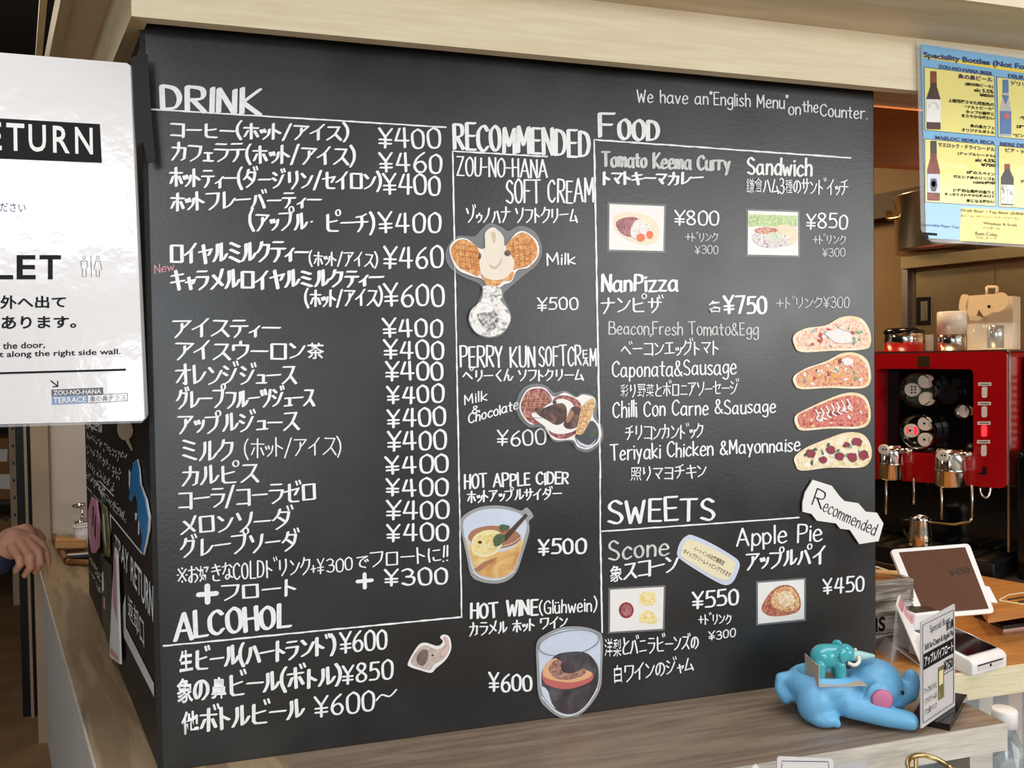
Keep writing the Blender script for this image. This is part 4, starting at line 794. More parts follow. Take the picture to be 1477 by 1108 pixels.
lay(t, 'glass_shine', mp(cD, [(745, 740), (790, 770), (820, 860), (850, 910), (800, 870), (755, 800)]), 'glass_blue', 8)

# elephant head sticker
cE = lambda x, y: (230+x/3.167, 730+y/3.167)
t = cutout('elephant_head_sticker', 'small sticker of a grey elephant head with raised trunk', 'sticker', cE(1240, 760), mp(cE, [(1136, 715), (1180, 640), (1215, 625), (1270, 640), (1295, 620), (1282, 600), (1300, 588), (1325, 600), (1333, 650), (1310, 700), (1265, 740), (1240, 762), (1190, 750), (1145, 735)]), 'print_white', -.001, .001)
lay(t, 'elephant_skin', mp(cE, [(1148, 712), (1186, 650), (1220, 638), (1270, 655), (1305, 632), (1295, 602), (1315, 602), (1325, 650), (1300, 695), (1255, 725), (1235, 750), (1190, 740)]), 'ele_grey', 1)
lay(t, 'ear_shade', mp(cE, [(1175, 690), (1195, 660), (1225, 660), (1225, 700), (1205, 730), (1180, 720)]), 'ele_dark', 2); lay(t, 'trunk_tip', mp(cE, [(1285, 670), (1312, 640), (1305, 605), (1318, 607), (1322, 650), (1300, 688)]), 'ele_pink', 2)
lay(t, 'eye', mp(cE, ellpts(1248, 682, 5, 4, n=8)), 'ink', 3, 0)

# four photo cards
def photo_card(label, quad, film=2.5, m='print_white'):
    c = np.mean(quad, axis=0); t = thing('photo_card', label, 'photo card', tuple(onY(-.001)((quad[2][0]+quad[3][0])/2, (quad[2][1]+quad[3][1])/2)), group='photo cards on the menu board')
    out = [tuple(np.array(q)+np.sign(np.array(q)-c)*film) for q in quad]
    pxpoly('laminate', out, onY(-.0015), 'film', t); t['_y'] = -.002
    lay(t, 'photo_paper', quad, m, 1, 0); return t
speck('curry', [rgb(120, 60, 70), rgb(168, 104, 110), rgb(196, 140, 140)], 260); mat('plate', rgb(238, 224, 196), .4); speck('rice', [rgb(120, 104, 110), rgb(228, 220, 214), rgb(240, 236, 230)], 330, lo=.3, hi=.55); mat('tomato', rgb(236, 120, 72), .4)
c4 = lambda x, y: (850+x/3.517, 110+y/3.517); c6 = lambda x, y: (850+x/3.259, 680+y/3.259)
t = photo_card('photo card of red curry with rice and two tomatoes on an oval plate', mp(c4, [(102, 648), (380, 660), (375, 887), (100, 880)]))
lay(t, 'plate', mp(c4, [(120, 730), (150, 695), (220, 690), (310, 715), (355, 770), (345, 830), (290, 855), (210, 835), (140, 790)]), 'plate', 2); lay(t, 'curry_sauce', mp(c4, [(135, 745), (170, 720), (230, 715), (260, 740), (235, 800), (200, 815), (155, 790)]), 'curry', 3); lay(t, 'rice', mp(c4, [(212, 770), (240, 730), (280, 735), (310, 770), (300, 815), (250, 830), (215, 815)]), 'rice', 4)
for e in ((262, 818, 22, 20), (307, 804, 18, 20)): lay(t, 'tomato', mp(c4, ellpts(*e, n=16)), 'tomato', 5, 0)
speck('grass_photo', [rgb(148, 184, 106), rgb(190, 212, 150), rgb(214, 226, 190)], 170); speck('ham', [rgb(140, 70, 60), rgb(206, 140, 120), rgb(232, 190, 160)], 200); speck('lettuce', [rgb(150, 190, 130), rgb(226, 232, 220), rgb(220, 170, 160)], 220); mat('bread', rgb(236, 222, 190), .5, noise=.08, scale=60); speck('plum', [rgb(150, 84, 96), rgb(216, 196, 204), rgb(238, 236, 236), rgb(180, 206, 150)], 220)
t = photo_card('photo card of a ham sandwich on a plate against green grass', mp(c4, [(805, 682), (1058, 690), (1060, 910), (803, 905)]))
lay(t, 'grass', mp(c4, [(808, 700), (1056, 708), (1057, 762), (808, 762)]), 'grass_photo', 2, 0); lay(t, 'bread', mp(c4, [(930, 770), (990, 752), (1050, 775), (1052, 830), (1000, 860), (930, 810)]), 'bread', 3); lay(t, 'ham', mp(c4, [(845, 775), (900, 765), (950, 775), (955, 795), (890, 800), (848, 792)]), 'ham', 4); lay(t, 'filling', mp(c4, [(835, 800), (930, 790), (1010, 815), (1000, 855), (900, 868), (838, 840)]), 'plum', 3.6); lay(t, 'lettuce', mp(c4, [(900, 800), (960, 790), (985, 820), (940, 845), (890, 830)]), 'lettuce', 5)
mat('jam', rgb(150, 58, 62), .35, noise=.25, scale=120); speck('scone', [rgb(226, 196, 104), rgb(242, 224, 158), rgb(246, 238, 200)], 190)
t = photo_card('photo card of two yellow scones and a pot of red jam', mp(c6, [(98, 557), (350, 543), (345, 740), (97, 755)]))
lay(t, 'jam_pot', mp(c6, ellpts(174, 653, 35, 38, n=20)), 'jam', 2, 0); lay(t, 'jam', mp(c6, ellpts(174, 653, 25, 27, n=20)), 'curry', 3, 0); lay(t, 'scone', mp(c6, [(238, 580), (265, 565), (305, 570), (315, 600), (300, 628), (245, 628), (236, 605)]), 'scone', 2); lay(t, 'scone', mp(c6, [(236, 680), (262, 655), (300, 662), (320, 690), (305, 720), (270, 712), (240, 712)]), 'scone', 2)
speck('pie', [rgb(176, 104, 64), rgb(220, 168, 116), rgb(240, 218, 176)], 190); speck('pie_light', [rgb(214, 160, 108), rgb(238, 220, 184), rgb(246, 238, 220)], 190); speck('pie_dark', [rgb(140, 62, 52), rgb(182, 108, 84), rgb(214, 150, 120)], 170)
t = photo_card('photo card of a browned half-moon apple pie', mp(c6, [(792, 525), (1010, 508), (1010, 695), (793, 717)]))
lay(t, 'pie_edge', mp(c6, [(812, 655), (820, 615), (860, 560), (910, 535), (960, 545), (992, 600), (985, 655), (920, 678), (850, 680)]), 'pie_dark', 2); lay(t, 'pie_crust', mp(c6, [(860, 630), (865, 575), (910, 542), (955, 550), (985, 600), (980, 645), (920, 660)]), 'pie', 3); lay(t, 'pie_top', mp(c6, [(885, 600), (900, 570), (940, 565), (965, 595), (955, 625), (910, 635)]), 'pie_light', 4)

# four nan pizza cut-outs
c5 = lambda x, y: (850+x/3.462, 380+y/3.462)
speck('dough', [rgb(232, 204, 146), rgb(240, 222, 184), rgb(246, 236, 214)], 60)
speck('sauce_pink', [rgb(222, 128, 112), rgb(236, 196, 164), rgb(244, 232, 212), rgb(226, 150, 126), rgb(236, 214, 170)], 120); speck('sauce_red', [rgb(190, 74, 84), rgb(226, 150, 120), rgb(238, 190, 120), rgb(196, 86, 90), rgb(240, 224, 204)], 110); speck('sauce_chilli', [rgb(160, 46, 56), rgb(198, 84, 84), rgb(226, 150, 120), rgb(186, 60, 70), rgb(236, 200, 140)], 110); speck('mayo', [rgb(226, 196, 130), rgb(240, 228, 190), rgb(246, 240, 222)], 90)
mat('top_green', rgb(122, 168, 132), .5, noise=.25, scale=120); mat('top_white', rgb(238, 232, 228), .5, noise=.06, scale=90); mat('top_red', rgb(196, 74, 74), .5, noise=.2, scale=120); mat('top_orange', rgb(232, 164, 84), .5, noise=.15, scale=120); mat('top_maroon', rgb(140, 44, 66), .5, noise=.25, scale=120); mat('top_teal', rgb(120, 186, 186), .5, noise=.2, scale=120)
PZ = [
 ('nan pizza cut-out with egg, tomato and green leaf topping', [(1022, 360), (1080, 325), (1180, 310), (1250, 272), (1310, 263), (1365, 280), (1400, 335), (1405, 400), (1370, 430), (1200, 437), (1060, 443), (1025, 410)], 'sauce_pink', ['top_green', 'top_red', 'top_white', 'top_teal', 'top_red', 'top_green', 'sauce_pink'], (1250, 365, 70, 32, 'top_white')),
 ('nan pizza cut-out with vegetables and white cheese chunks', [(1022, 565), (1080, 525), (1180, 490), (1260, 450), (1330, 447), (1385, 480), (1405, 540), (1400, 600), (1350, 625), (1200, 622), (1060, 628), (1025, 605)], 'sauce_red', ['top_white', 'top_orange', 'top_red', 'top_white', 'top_maroon', 'top_orange', 'top_green'], (1290, 490, 30, 18, 'top_white')),
 ('nan pizza cut-out with red chilli sauce and striped sausage', [(1028, 765), (1080, 730), (1200, 675), (1280, 648), (1340, 648), (1385, 675), (1405, 740), (1395, 800), (1340, 825), (1200, 825), (1070, 835), (1035, 815)], 'sauce_chilli', ['top_red', 'top_white', 'top_maroon', 'sauce_pink'], None),
 ('nan pizza cut-out with dark red chicken chunks and green herbs', [(1028, 965), (1085, 920), (1180, 880), (1270, 848), (1340, 845), (1385, 870), (1410, 930), (1400, 990), (1350, 1020), (1200, 1020), (1060, 1035), (1030, 1005)], 'mayo', ['top_green', 'top_white', 'leaf'], None)]
for k, (lb, ol, sauce, tops, big) in enumerate(PZ):
    t = cutout('pizza_cutout', lb, 'cut-out', c5(1210, ol[-2][1]), mp(c5, ol), 'dough', -.001, .002, 4, 'nan pizza cut-outs on the menu board')
    cc = np.mean(ol, axis=0)
    inner = [tuple(cc+(np.array(p)-cc)*np.array((.93, .86))) for p in ol]
    lay(t, 'sauce', mp(c5, inner), sauce, 1, 4)
    rr = random.Random(30+k)
    for j in range((46, 46, 26, 30)[k]):
        i = rr.randrange(len(ol)); s = rr.uniform(.05, .78); p = cc+(np.array(ol[i])-cc)*np.array((s, s*.82))
        lay(t, 'topping', mp(c5, ellpts(p[0], p[1], rr.uniform(5, 16), rr.uniform(4, 10), rr.uniform(0, 3), 9, .35, j)), rr.choice(tops), 2+.06*j, 0)
    if big: lay(t, 'egg' if k == 0 else 'cheese', mp(c5, ellpts(*big[:4], .2, 14, .15, 3)), big[4], 5, 0)
    if k == 2:
        for j in range(7):
            x, y = 1130+j*26, 765-j*9; pxline('cream_stripe', mp(c5, catmull([(x, y-35), (x+14, y-8), (x+6, y+10), (x+28, y+24)], False, 4)), 2.2, onY(t['_y']-.0016), 'top_white', t)
    if k == 3:
        for x, y, r in ((1108, 950, 24), (1205, 930, 24), (1170, 982, 22), (1250, 965, 24), (1285, 905, 18), (1335, 890, 26), (1315, 970, 26), (1372, 958, 26)): lay(t, 'chicken_chunk', mp(c5, ellpts(x, y, r, r*.85, .4, 10, .22, x)), 'top_maroon', 6, 0)

# whipped cream label and recommended tag
t = cutout('topping_label', 'tilted cream label with pale blue border above the scone photo', 'label', c6(655, 535), mp(c6, [(490, 302), (580, 342), (680, 402), (706, 432), (700, 470), (675, 520), (640, 535), (590, 515), (500, 462), (425, 410), (413, 380), (430, 330), (460, 303)]), 'glass_blue', -.001, .001, 4)
mat('label_cream', rgb(236, 226, 190), .5)
lay(t, 'label_face', mp(c6, [(480, 322), (570, 358), (668, 415), (685, 440), (665, 495), (638, 512), (590, 495), (505, 447), (437, 402), (432, 380), (447, 338)]), 'label_cream', 1, 4)
q = lambda x, y: np.array(c6(x, y))
printed('lettering', 'イートインのお客様限定', q(488, 372), q(630, 445), q(497, 350), q(640, 423), 'ink_brown', t, onY(t['_y']-.0006), .012)
printed('lettering', 'ホイップクリームトッピングできます', q(440, 385), q(660, 500), q(449, 362), q(670, 478), 'ink_brown', t, onY(t['_y']-.0006), .012)
t = cutout('recommended_tag', 'white zigzag-edged tag reading Recommended on the corner of the board', 'tag', c6(1270, 342), mp(c6, [(1052, 40), (1140, 68), (1175, 115), (1200, 140), (1265, 150), (1300, 190), (1352, 195), (1383, 245), (1360, 328), (1270, 342), (1225, 275), (1180, 270), (1160, 245), (1070, 232), (1045, 200), (1003, 190), (1003, 150), (1015, 100)]), 'print_white', -.004, .003, 0)
hand('lettering', 'R', 1170, 728, 1185, 735, 25, 'ink', t, onY(t['_y']-.0004), (2.2, 1.2), up=(.3, -.9))
hand('lettering', 'ecommended', 1186, 736, 1261, 773, 17, 'ink', t, onY(t['_y']-.0004), (1.5, 1.0), up=(.35, -.95))

# ================================================================== tray return sign on the left
SY = -.03
sg = thing('tray_return_sign', 'large white laminated sign with black tray return band and toilet directions', 'sign', (-.2, SY, Z0+.62))
SG = onY(SY)
pxpoly('sign_board', [(-250, 55), (183, 91), (188, 95), (208.5, 604), (205, 607), (-250, 618)], SG, 'sign_white', sg, thick=(0, .008, 0))
pxpoly('clear_sleeve', [(186, 92), (190, 96), (213, 598), (210, 604), (204, 610), (-250, 624), (-250, 615), (205, 603), (207.5, 600)], onY(SY+.001), 'film', sg, thick=(0, .006, 0))
so_ = onY(SY-.0005); st_ = onY(SY-.0010)
pxpoly('black_band', [(-240, 157), (144, 179), (147, 235), (-240, 219)], so_, 'ink', sg)
for ch_, a_, b_ in (('T', -215, -189), ('R', -182, -158), ('A', -154, -126), ('Y', -124, -97), ('R', -60, -36), ('E', -26, 2), ('T', 9, 35), ('U', 41, 66), ('R', 76, 100), ('N', 108, 133.5)):
    f_ = lambda x: (216.5+x*.048, 176.5+x*.06)
    printed('lettering', ch_, (a_+.6, f_(a_)[0]), (b_+.6, f_(b_)[0]), (a_, f_(a_)[1]), (b_, f_(b_)[1]), 'white_paper', sg, st_, .012)
for ch_, a_, b_ in (('T', -112, -81), ('O', -78, -42), ('I', -35, -27), ('L', -13, 19), ('E', 24, 51.5), ('T', 57, 88)):
    printed('lettering', ch_, (a_, 403), (b_, 403), (a_, 368), (b_, 368), 'ink', sg, so_, .02)
printed('lettering', 'ださい', (0, 305), (37, 306), (0, 292), (37, 293.5), 'ink_navy', sg, so_)
printed('lettering', '外へ出て', (0, 446), (95, 444), (0, 426), (95, 427), 'ink', sg, so_, .024)
printed('lettering', 'あります。', (2, 475), (110, 473), (2, 456), (110, 456), 'ink', sg, so_, .024)
printed('lettering', 'the door,', (4, 505.5), (65, 503), (4, 494), (65, 493), 'ink', sg, so_, .016)
printed('lettering', 't along the right side wall.', (-1, 518), (174, 513.5), (-1, 507), (174, 503), 'ink', sg, so_, .016)
pxline('rule', [(-230, 545), (181.5, 533.3)], 3, so_, 'ink', sg)
pxline('arrow', [(73, 549), (83, 557)], 1.8, so_, 'ink', sg); pxline('arrow', [(76, 558), (83.5, 557.5), (83, 549.5)], 1.8, so_, 'ink', sg)
mat('logo_blue', rgb(120, 148, 178), .3)
pxpoly('logo_band', [(74, 562), (148.5, 559), (149, 569), (74.5, 571.5)], so_, 'ink_grey', sg); pxpoly('logo_band', [(74.5, 571.5), (127, 570), (127, 581.5), (75, 584)], so_, 'logo_blue', sg)
printed('lettering', 'ZOU-NO-HANA', (77, 570.2), (146, 568), (77, 563.5), (146, 561), 'white_paper', sg, st_, .015); printed('lettering', 'TERRACE', (77, 582), (124, 580), (77, 573.5), (124, 572), 'white_paper', sg, st_, .015)
for a, b in (((128, 570), (183.5, 567.5)), ((183.5, 567.5), (184, 578)), ((184, 578), (128, 581.5))): pxline('logo_frame', [a, b], .8, so_, 'ink_grey', sg)
printed('lettering', '象の鼻テラス', (130, 580), (181, 577), (130, 571.5), (181, 569), 'ink_grey', sg, so_)
for cx_ in (121, 141):
    pxline('figure_head', ellpts(cx_, 371.5, 2.3, 2.3, 0, 12)+[ellpts(cx_, 371.5, 2.3, 2.3, 0, 12)[0]], .7, so_, 'ink', sg)
pxline('figure_man', [(117, 376), (125.5, 376), (126, 386), (124, 387), (124.5, 399), (118.5, 399), (119, 387), (117, 386), (117, 376)], .7, so_, 'ink', sg)
pxline('figure_woman', [(138, 376), (144, 376), (147, 389), (143.5, 389), (143.5, 399), (138.8, 399), (138.6, 389), (135.5, 389), (138, 376)], .7, so_, 'ink', sg)
pxline('figure_divider', [(131, 369), (132, 399)], .7, so_, 'ink', sg)

# ================================================================== bottle poster under the canopy
PY = -.062
po = thing('bottle_poster', 'laminated blue and yellow poster of speciality beer bottles hung from the canopy', 'poster', (1.75, PY, Z0+.965))
PB = onY(PY); q1, q2, q3, q4 = onY(PY-.0022), onY(PY-.0026), onY(PY-.0030), onY(PY-.0034)
pxpoly('clear_sleeve', [(1322, 59), (1660, 106), (1660, 368), (1344, 349), (1332, 341), (1328, 330)], PB, 'film', po, thick=(0, -.0012, 0))
pxpoly('poster_sheet', [(1328, 64), (1660, 112), (1660, 360), (1340, 344), (1335, 335)], onY(PY-.0014), 'poster_blue', po, thick=(0, -.0006, 0))
def lp(a, b, t): return (a[0]+(b[0]-a[0])*t, a[1]+(b[1]-a[1])*t)
cp = lambda x, y: (1300+x/7.384, 50+y/7.384)
cq = lambda x, y: (1300+x/6.52, 190+y/6.52)
pxpoly('title_highlight', mp(cp, [(228, 212), (1560, 412), (1560, 450), (228, 245)]), q1, 'poster_gold', po)
def pt(text, x0, y0, x1, y1, h, m='ink', f=cp, sl=None, bold=.03):
    printed('lettering', text, f(x0, y0), f(x1, y1), f(x0-2, y0-h), f(x1-2, y1-h), m, po, q3, bold)
pt('Speciality Bottles (Not For', 238, 258, 1360, 395, 78, 'ink_navy')
panels = [mp(cp, [(245, 345), (990, 440), (1005, 1085), (252, 1015)]), mp(cq, [(222, 66), (885, 128), (888, 702), (225, 660)]),
          mp(cp, [(1018, 450), (1760, 540), (1772, 1160), (1035, 1090)]), mp(cq, [(915, 130), (1580, 196), (1580, 745), (915, 705)])]
for pn in panels:
    pxpoly('panel', pn, q1, 'poster_yellow', po); pxline('panel_frame', pn+[pn[0]], .8, q2, 'ink_navy', po)
pt('ZOU-NO-HANA BEER', 398, 355, 975, 436, 38, 'ink_navy'); pt('象の鼻ビール', 608, 468, 975, 508, 55, 'ink_purple')
for tx, x0, y0, x1, y1, h in (('(横浜地ビール)', 682, 545, 982, 576, 40), ('alc 5.5%', 778, 606, 985, 626, 38), ('¥850', 836, 658, 988, 672, 36), ('上面発酵させた琥珀色の', 502, 718, 990, 766, 40), ('“アルトビール”', 680, 786, 990, 806, 34),
        ('ホップの香味と', 690, 838, 992, 865, 38), ('まろやかな味わい', 645, 880, 995, 912, 38), ('象の鼻カフェ', 738, 988, 995, 1012, 38), ('オリジナルボトル', 645, 1030, 998, 1062, 38)):
    pt(tx, x0, y0, x1, y1, h)
pt('MAELOC SIDRA SECA', 322, 68, 882, 120, 32, 'ink_navy', cq); pt('マエロック・ドライシードル', 348, 140, 882, 188, 42, 'ink_purple', cq)
for tx, x0, y0, x1, y1, h in (('(アップルシードル)', 533, 222, 884, 248, 34), ('alc 4.5%', 696, 280, 885, 290, 32), ('¥700', 752, 325, 886, 333, 32), ('5種のスペイン', 615, 398, 884, 416, 34), ('ガルシア産のリンゴを', 490, 438, 884, 464, 34), ('100%使用', 680, 492, 882, 500, 32),
        ('個性的な風味の香りと', 490, 566, 882, 590, 34), ('すっきりさわやかな飲み口で', 408, 605, 882, 628, 34), ('気になる味わい', 615, 665, 880, 676, 34)):
    pt(tx, x0, y0, x1, y1, h, 'ink', cq)
pt('DELIR', 1142, 455, 1310, 475, 38, 'ink_navy'); pt('デリリ', 1165, 535, 1330, 560, 52, 'ink_purple'); pt('BIERE DE', 932, 130, 1160, 148, 34, 'ink_navy', cq); pt('ビア・デ', 980, 190, 1170, 208, 40, 'ink_purple', cq)
pt('ペ', 1262, 902, 1312, 906, 38); pt('2種', 1225, 995, 1310, 1004, 38); pt('“ピン', 1192, 1085, 1312, 1094, 34); pt('ア', 1122, 484, 1160, 487, 30, 'ink', cq)
pxpoly('gold_panel', mp(cq, [(560, 712), (1580, 775), (1580, 1085), (553, 1026)]), q1, 'poster_gold', po)
for tx, x0, y0, x1, y1, h in (('Draft Beer / Tap Beer (KIRIN', 566, 758, 1170, 795, 34), ('生ビール（キリンハートランドビール）', 562, 800, 1105, 828, 24), ('Whiskey & Soda', 775, 880, 1090, 900, 34), ('ハイボール', 770, 915, 930, 925, 26), ('Rum Coke', 700, 972, 905, 985, 34), ('ラムコーク', 700, 1005, 900, 1016, 26)):
    pt(tx, x0, y0, x1, y1, h, 'ink_grey', cq, bold=.005)
pt('Returnable Paper Cup', 195, 890, 545, 915, 30, 'ink_navy', cq, bold=.0)
pxpoly('logo_band', mp(cq, [(200, 945), (338, 955), (338, 978), (200, 970)]), q1, 'ink', po); pxpoly('logo_band', mp(cq, [(200, 972), (255, 976), (255, 1004), (200, 998)]), q1, 'ink', po)
mat('bottle_brown', rgb(72, 42, 32), .3, noise=.3, scale=40); mat('bottle_amber', rgb(132, 62, 38), .3, noise=.35, scale=50); mat('bottle_blue', rgb(86, 124, 176), .3); mat('bottle_grey', rgb(188, 188, 184), .3); mat('bottle_black', rgb(62, 58, 54), .3, noise=.2, scale=60)
def flat_bottle(f, cx_, top, bot, nw, bw, sh, mats, lbl, skew=0):
    ol = [(cx_-nw, top), (cx_+nw, top+2), (cx_+nw*1.1, top+(bot-top)*sh*.75), (cx_+bw, top+(bot-top)*(sh+.12)), (cx_+bw, bot-8), (cx_+bw-6, bot), (cx_-bw+6, bot-3), (cx_-bw, bot-12), (cx_-bw, top+(bot-top)*(sh+.1)), (cx_-nw*1.1, top+(bot-top)*sh*.75)]
    o = pxpoly('bottle_picture', mp(f, ol), q2, mats[0], po)
    y0, y1 = top+(bot-top)*lbl[0], top+(bot-top)*lbl[1]
    pxpoly('bottle_label', mp(f, [(cx_-bw, y0), (cx_+bw, y0+4), (cx_+bw, y1+6), (cx_-bw, y1)]), q3, mats[1], po)
    pxpoly('bottle_neck', mp(f, [(cx_-nw, top), (cx_+nw, top+2), (cx_+nw*1.05, top+(bot-top)*sh*.55), (cx_-nw*1.05, top+(bot-top)*sh*.55)]), q3, mats[2], po)
flat_bottle(cp, 344, 388, 1010, 32, 75, .36, ('bottle_brown', 'print_white', 'bottle_amber'), (.48, .87))
for r in (42, 54): pxline('label_mark', mp(cp, [(344+r*math.cos(a*.3), 790-(r+18)*math.sin(a*.3)) for a in range(11)]), .6, q4, 'cream_shade', po)
flat_bottle(cp, 1112, 478, 1085, 30, 60, .42, ('bottle_grey', 'bottle_blue', 'bottle_blue'), (.55, .95)); pxpoly('label_mark', mp(cp, ellpts(1122, 868, 34, 34, n=14)), q4, 'orange_peel', po); pxpoly('label_mark', mp(cp, [(1075, 640), (1150, 650), (1115, 740)]), q4, 'bottle_blue', po)
flat_bottle(cq, 304, 85, 650, 28, 60, .38, ('bottle_amber', 'glass_blue', 'bottle_black'), (.55, .86)); pxpoly('label_mark', mp(cq, [(280, 440), (330, 440), (340, 500), (325, 560), (285, 560), (272, 500)]), q4, 'ink_grey', po); pxpoly('label_mark', mp(cq, ellpts(304, 490, 20, 30, n=12)), q4, 'print_white', po)
flat_bottle(cq, 998, 302, 692, 24, 60, .22, ('bottle_black', 'glass_print', 'bottle_amber'), (.5, .96))

# ================================================================== coffee machine
mcf = lambda out: onP(M0+N2*out, N2)
cm = lambda x, y: (1240+x/3.076, 360+y/3.076)
ZT = mcf(0)(1400, 506)[2]; ZBOT = mcf(0)(1440, 704)[2]
cof = thing('coffee_machine', 'red and black espresso machine with chrome dials and brew heads', 'coffee machine', (M0[0], M0[1], Z0+.03))
def rrect(px0, py0, px1, py1, r, n=5):
    out = []
    for cx_, cy_, a0 in ((px1-r, py0+r, -90), (px1-r, py1-r, 0), (px0+r, py1-r, 90), (px0+r, py0+r, 180)):
        for i in range(n+1):
            a = math.radians(a0+90*i/n); out.append((cx_+r*math.cos(a), cy_+r*math.sin(a)))
    return out
def skew(pts): return [(x, y+(x-1452)*.075*((y-516)/190)) for x, y in pts]
outer = skew(rrect(1205, 506, 1452, 705, 9)); inner = skew(rrect(1264, 533, 1404, 662, 7))
def ring(name, outer, inner, d0, din, dout, m, parent):
    n = len(outer); V = [mcf(d0)(*p) for p in outer]+[mcf(d0)(*p) for p in inner]
    V += [V[i]+N2*(dout-d0) for i in range(n)]+[V[n+i]+N2*(din-d0) for i in range(n)]
    Fc = []
    for i in range(n):
        j = (i+1) % n; Fc += [(i, j, n+j, n+i), (i, 2*n+i, 2*n+j, j), (n+i, n+j, 3*n+j, 3*n+i)]
    return mesh(name, V, Fc, m, parent, world=True, recalc=True)
ring('red_housing', outer, inner, 0, -.09, -.42, 'red_paint', cof)
pxpoly('recess', skew(rrect(1260, 530, 1410, 668, 4)), mcf(-.085), 'black_gloss', cof, thick=tuple(-N2*.01))
def disc(name, px, py, rpx, d0, h, m, parent, inner=None, n=24):
    c = mcf(d0)(px, py); r = rpx*2.5/F_PX
    mm = Matrix(((D2[0], 0, N2[0], c[0]), (D2[1], 0, N2[1], c[1]), (0, 1, 0, c[2]), (0, 0, 0, 1)))
    prof = [(0, 0), (r, 0), (r, h*.8), (r*.93, h), (0, h)] if inner is None else [(r, 0), (r, h*.8), (r*.95, h), (r*inner, h), (r*inner, h*.3), (0, h*.3)]
    bm = bmesh.new(); b_lathe(bm, prof, n, mm); return bmobj(name, bm, m, parent, smooth=False, world=True)
for k, (dx, dy) in enumerate(((282, 622), (283, 805))):
    p = cm(dx, dy); d = disc('dial_bezel', p[0], p[1], 27.5, -.08, .05, 'chrome', cof, .88)
    disc('dial_glass', p[0], p[1], 24, -.062, .012, 'green_print' if k == 0 else 'black_gloss', d)
for bx, by, mm_ in ((300, 585, 'button_white'), (240, 622, 'button_white'), (303, 662, 'button_white'), (299, 772, 'button_white'), (236, 803, 'button_white'), (299, 843, 'button_white')):
    p = cm(bx, by); b_ = disc('dial_button', p[0], p[1], 10.6, -.05, .02, mm_, cof)
    if (bx, by) == (240, 622):
        for ox, oy in ((-4, -6), (-4, 0), (-4, 6), (3, -6), (3, 0), (3, 6)): disc('button_dot', p[0]+ox*.7, p[1]+oy*.7, 1.4, -.03, .001, 'ink', b_, n=8)
    elif by in (585, 662): pxpoly('button_slot', rrect(p[0]+2, p[1]-6, p[0]+6, p[1]+6, 1.5), mcf(-.0295), 'card_tan', b_)
    elif (bx, by) == (236, 803):
        pxpoly('button_light', rrect(p[0]+1, p[1]-6, p[0]+6.5, p[1]+6, 1.8), mcf(-.0295), 'led_red', b_); pxpoly('button_light', rrect(p[0]-9, p[1]-5, p[0]-6.5, p[1]+5, 1), mcf(-.0295), 'led_red', b_)
    else: pxpoly('button_slot', rrect(p[0]+2, p[1]-5, p[0]+5, p[1]+5, 1), mcf(-.0295), 'card_tan', b_)
    if by > 700: disc('button_dot', p[0]-4, p[1], 1.8, -.03, .001, 'ink', b_, n=8)
p = cm(470, 717); g_ = disc('gauge', p[0], p[1], 11.5, -.06, .03, 'chrome', cof, .86); disc('gauge_face', p[0], p[1], 9.6, -.045, .004, 'button_white', g_); pxline('gauge_needle', [(p[0], p[1]), (p[0]+1, p[1]-7)], 1.2, mcf(-.040), 'ink', g_)
for x, y, r in ((408, 640, 15), (190, 640, 10), (445, 590, 7)): q_ = cm(x, y); disc('dark_knob', q_[0], q_[1], r, -.08, .03, 'black_plastic', cof)
for x, y0, y1, w_ in ((138, 868, 1020, 18), (402, 885, 1052, 21)):
    a = cm(x, y0); b = cm(x, y1); c = mcf(.035)(a[0], (a[1]+b[1])/2); zt1 = mcf(.035)(*a)[2]; zb1 = mcf(.035)(*b)[2]; r = w_*2.42/F_PX
    h_ = lathe('brew_head', [(0, zb1), (r*.9, zb1), (r, zb1+.006), (r, zb1+.05), (r*1.06, zb1+.052), (r*1.06, zb1+.058), (r, zb1+.06), (r, zt1-.02), (r*.8, zt1), (0, zt1)], 'chrome', cof, 28, Matrix.Translation((c[0], c[1], 0)), True)
    pb = (a[0]-9 if x < 200 else a[0]-10, a[1]+6 if x < 200 else a[1]+9)
    disc('brew_button', pb[0], pb[1], 7.5, .08, .012, 'button_white', cof)
    for s_ in (-2.2, 2.2): disc('button_dot', pb[0]+s_, pb[1], 1.3, .0925, .001, 'ink', cof, n=8)
    tube('lever', [mcf(.05)(a[0]+10, a[1]+8), mcf(.05)(a[0]+31, a[1]+8)], .009, 'chrome', cof, world=True)
for k, (ly, by) in enumerate(((597, 633), (683, 720), (770, 805), (853, 892))):
    l0 = cm(555-3*k*.6, ly); b0 = cm(555-k, by)
    pxpoly('button_label', rrect(l0[0]-9.5, l0[1]-2.4, l0[0]+9.5, l0[1]+2.6, .6), mcf(.001), 'button_white', cof); pxline('label_text', [(l0[0]-7, l0[1]), (l0[0]+7, l0[1]+.4)], 1.2, mcf(.0016), 'ink_grey', cof)
    pxpoly('side_button', rrect(b0[0]-3.6, b0[1]-8, b0[0]+3.6, b0[1]+8, 2.6), mcf(.001), 'led_red' if k == 2 else 'button_white', cof, thick=tuple(N2*.004))
pxpoly('slot', [(1417, 672), (1423, 674), (1423, 685), (1408, 684), (1417, 681)], mcf(.001), 'black_plastic', cof)
pxpoly('badge', rrect(*cm(258, 472), *cm(312, 520), 1), mcf(.001), 'brass', cof, thick=tuple(N2*.002))
pxpoly('edge_trim', [(1453, 505), (1456, 505), (1456, 797), (1453, 797)], mcf(-.01), 'steel', cof, thick=tuple(-N2*.01))
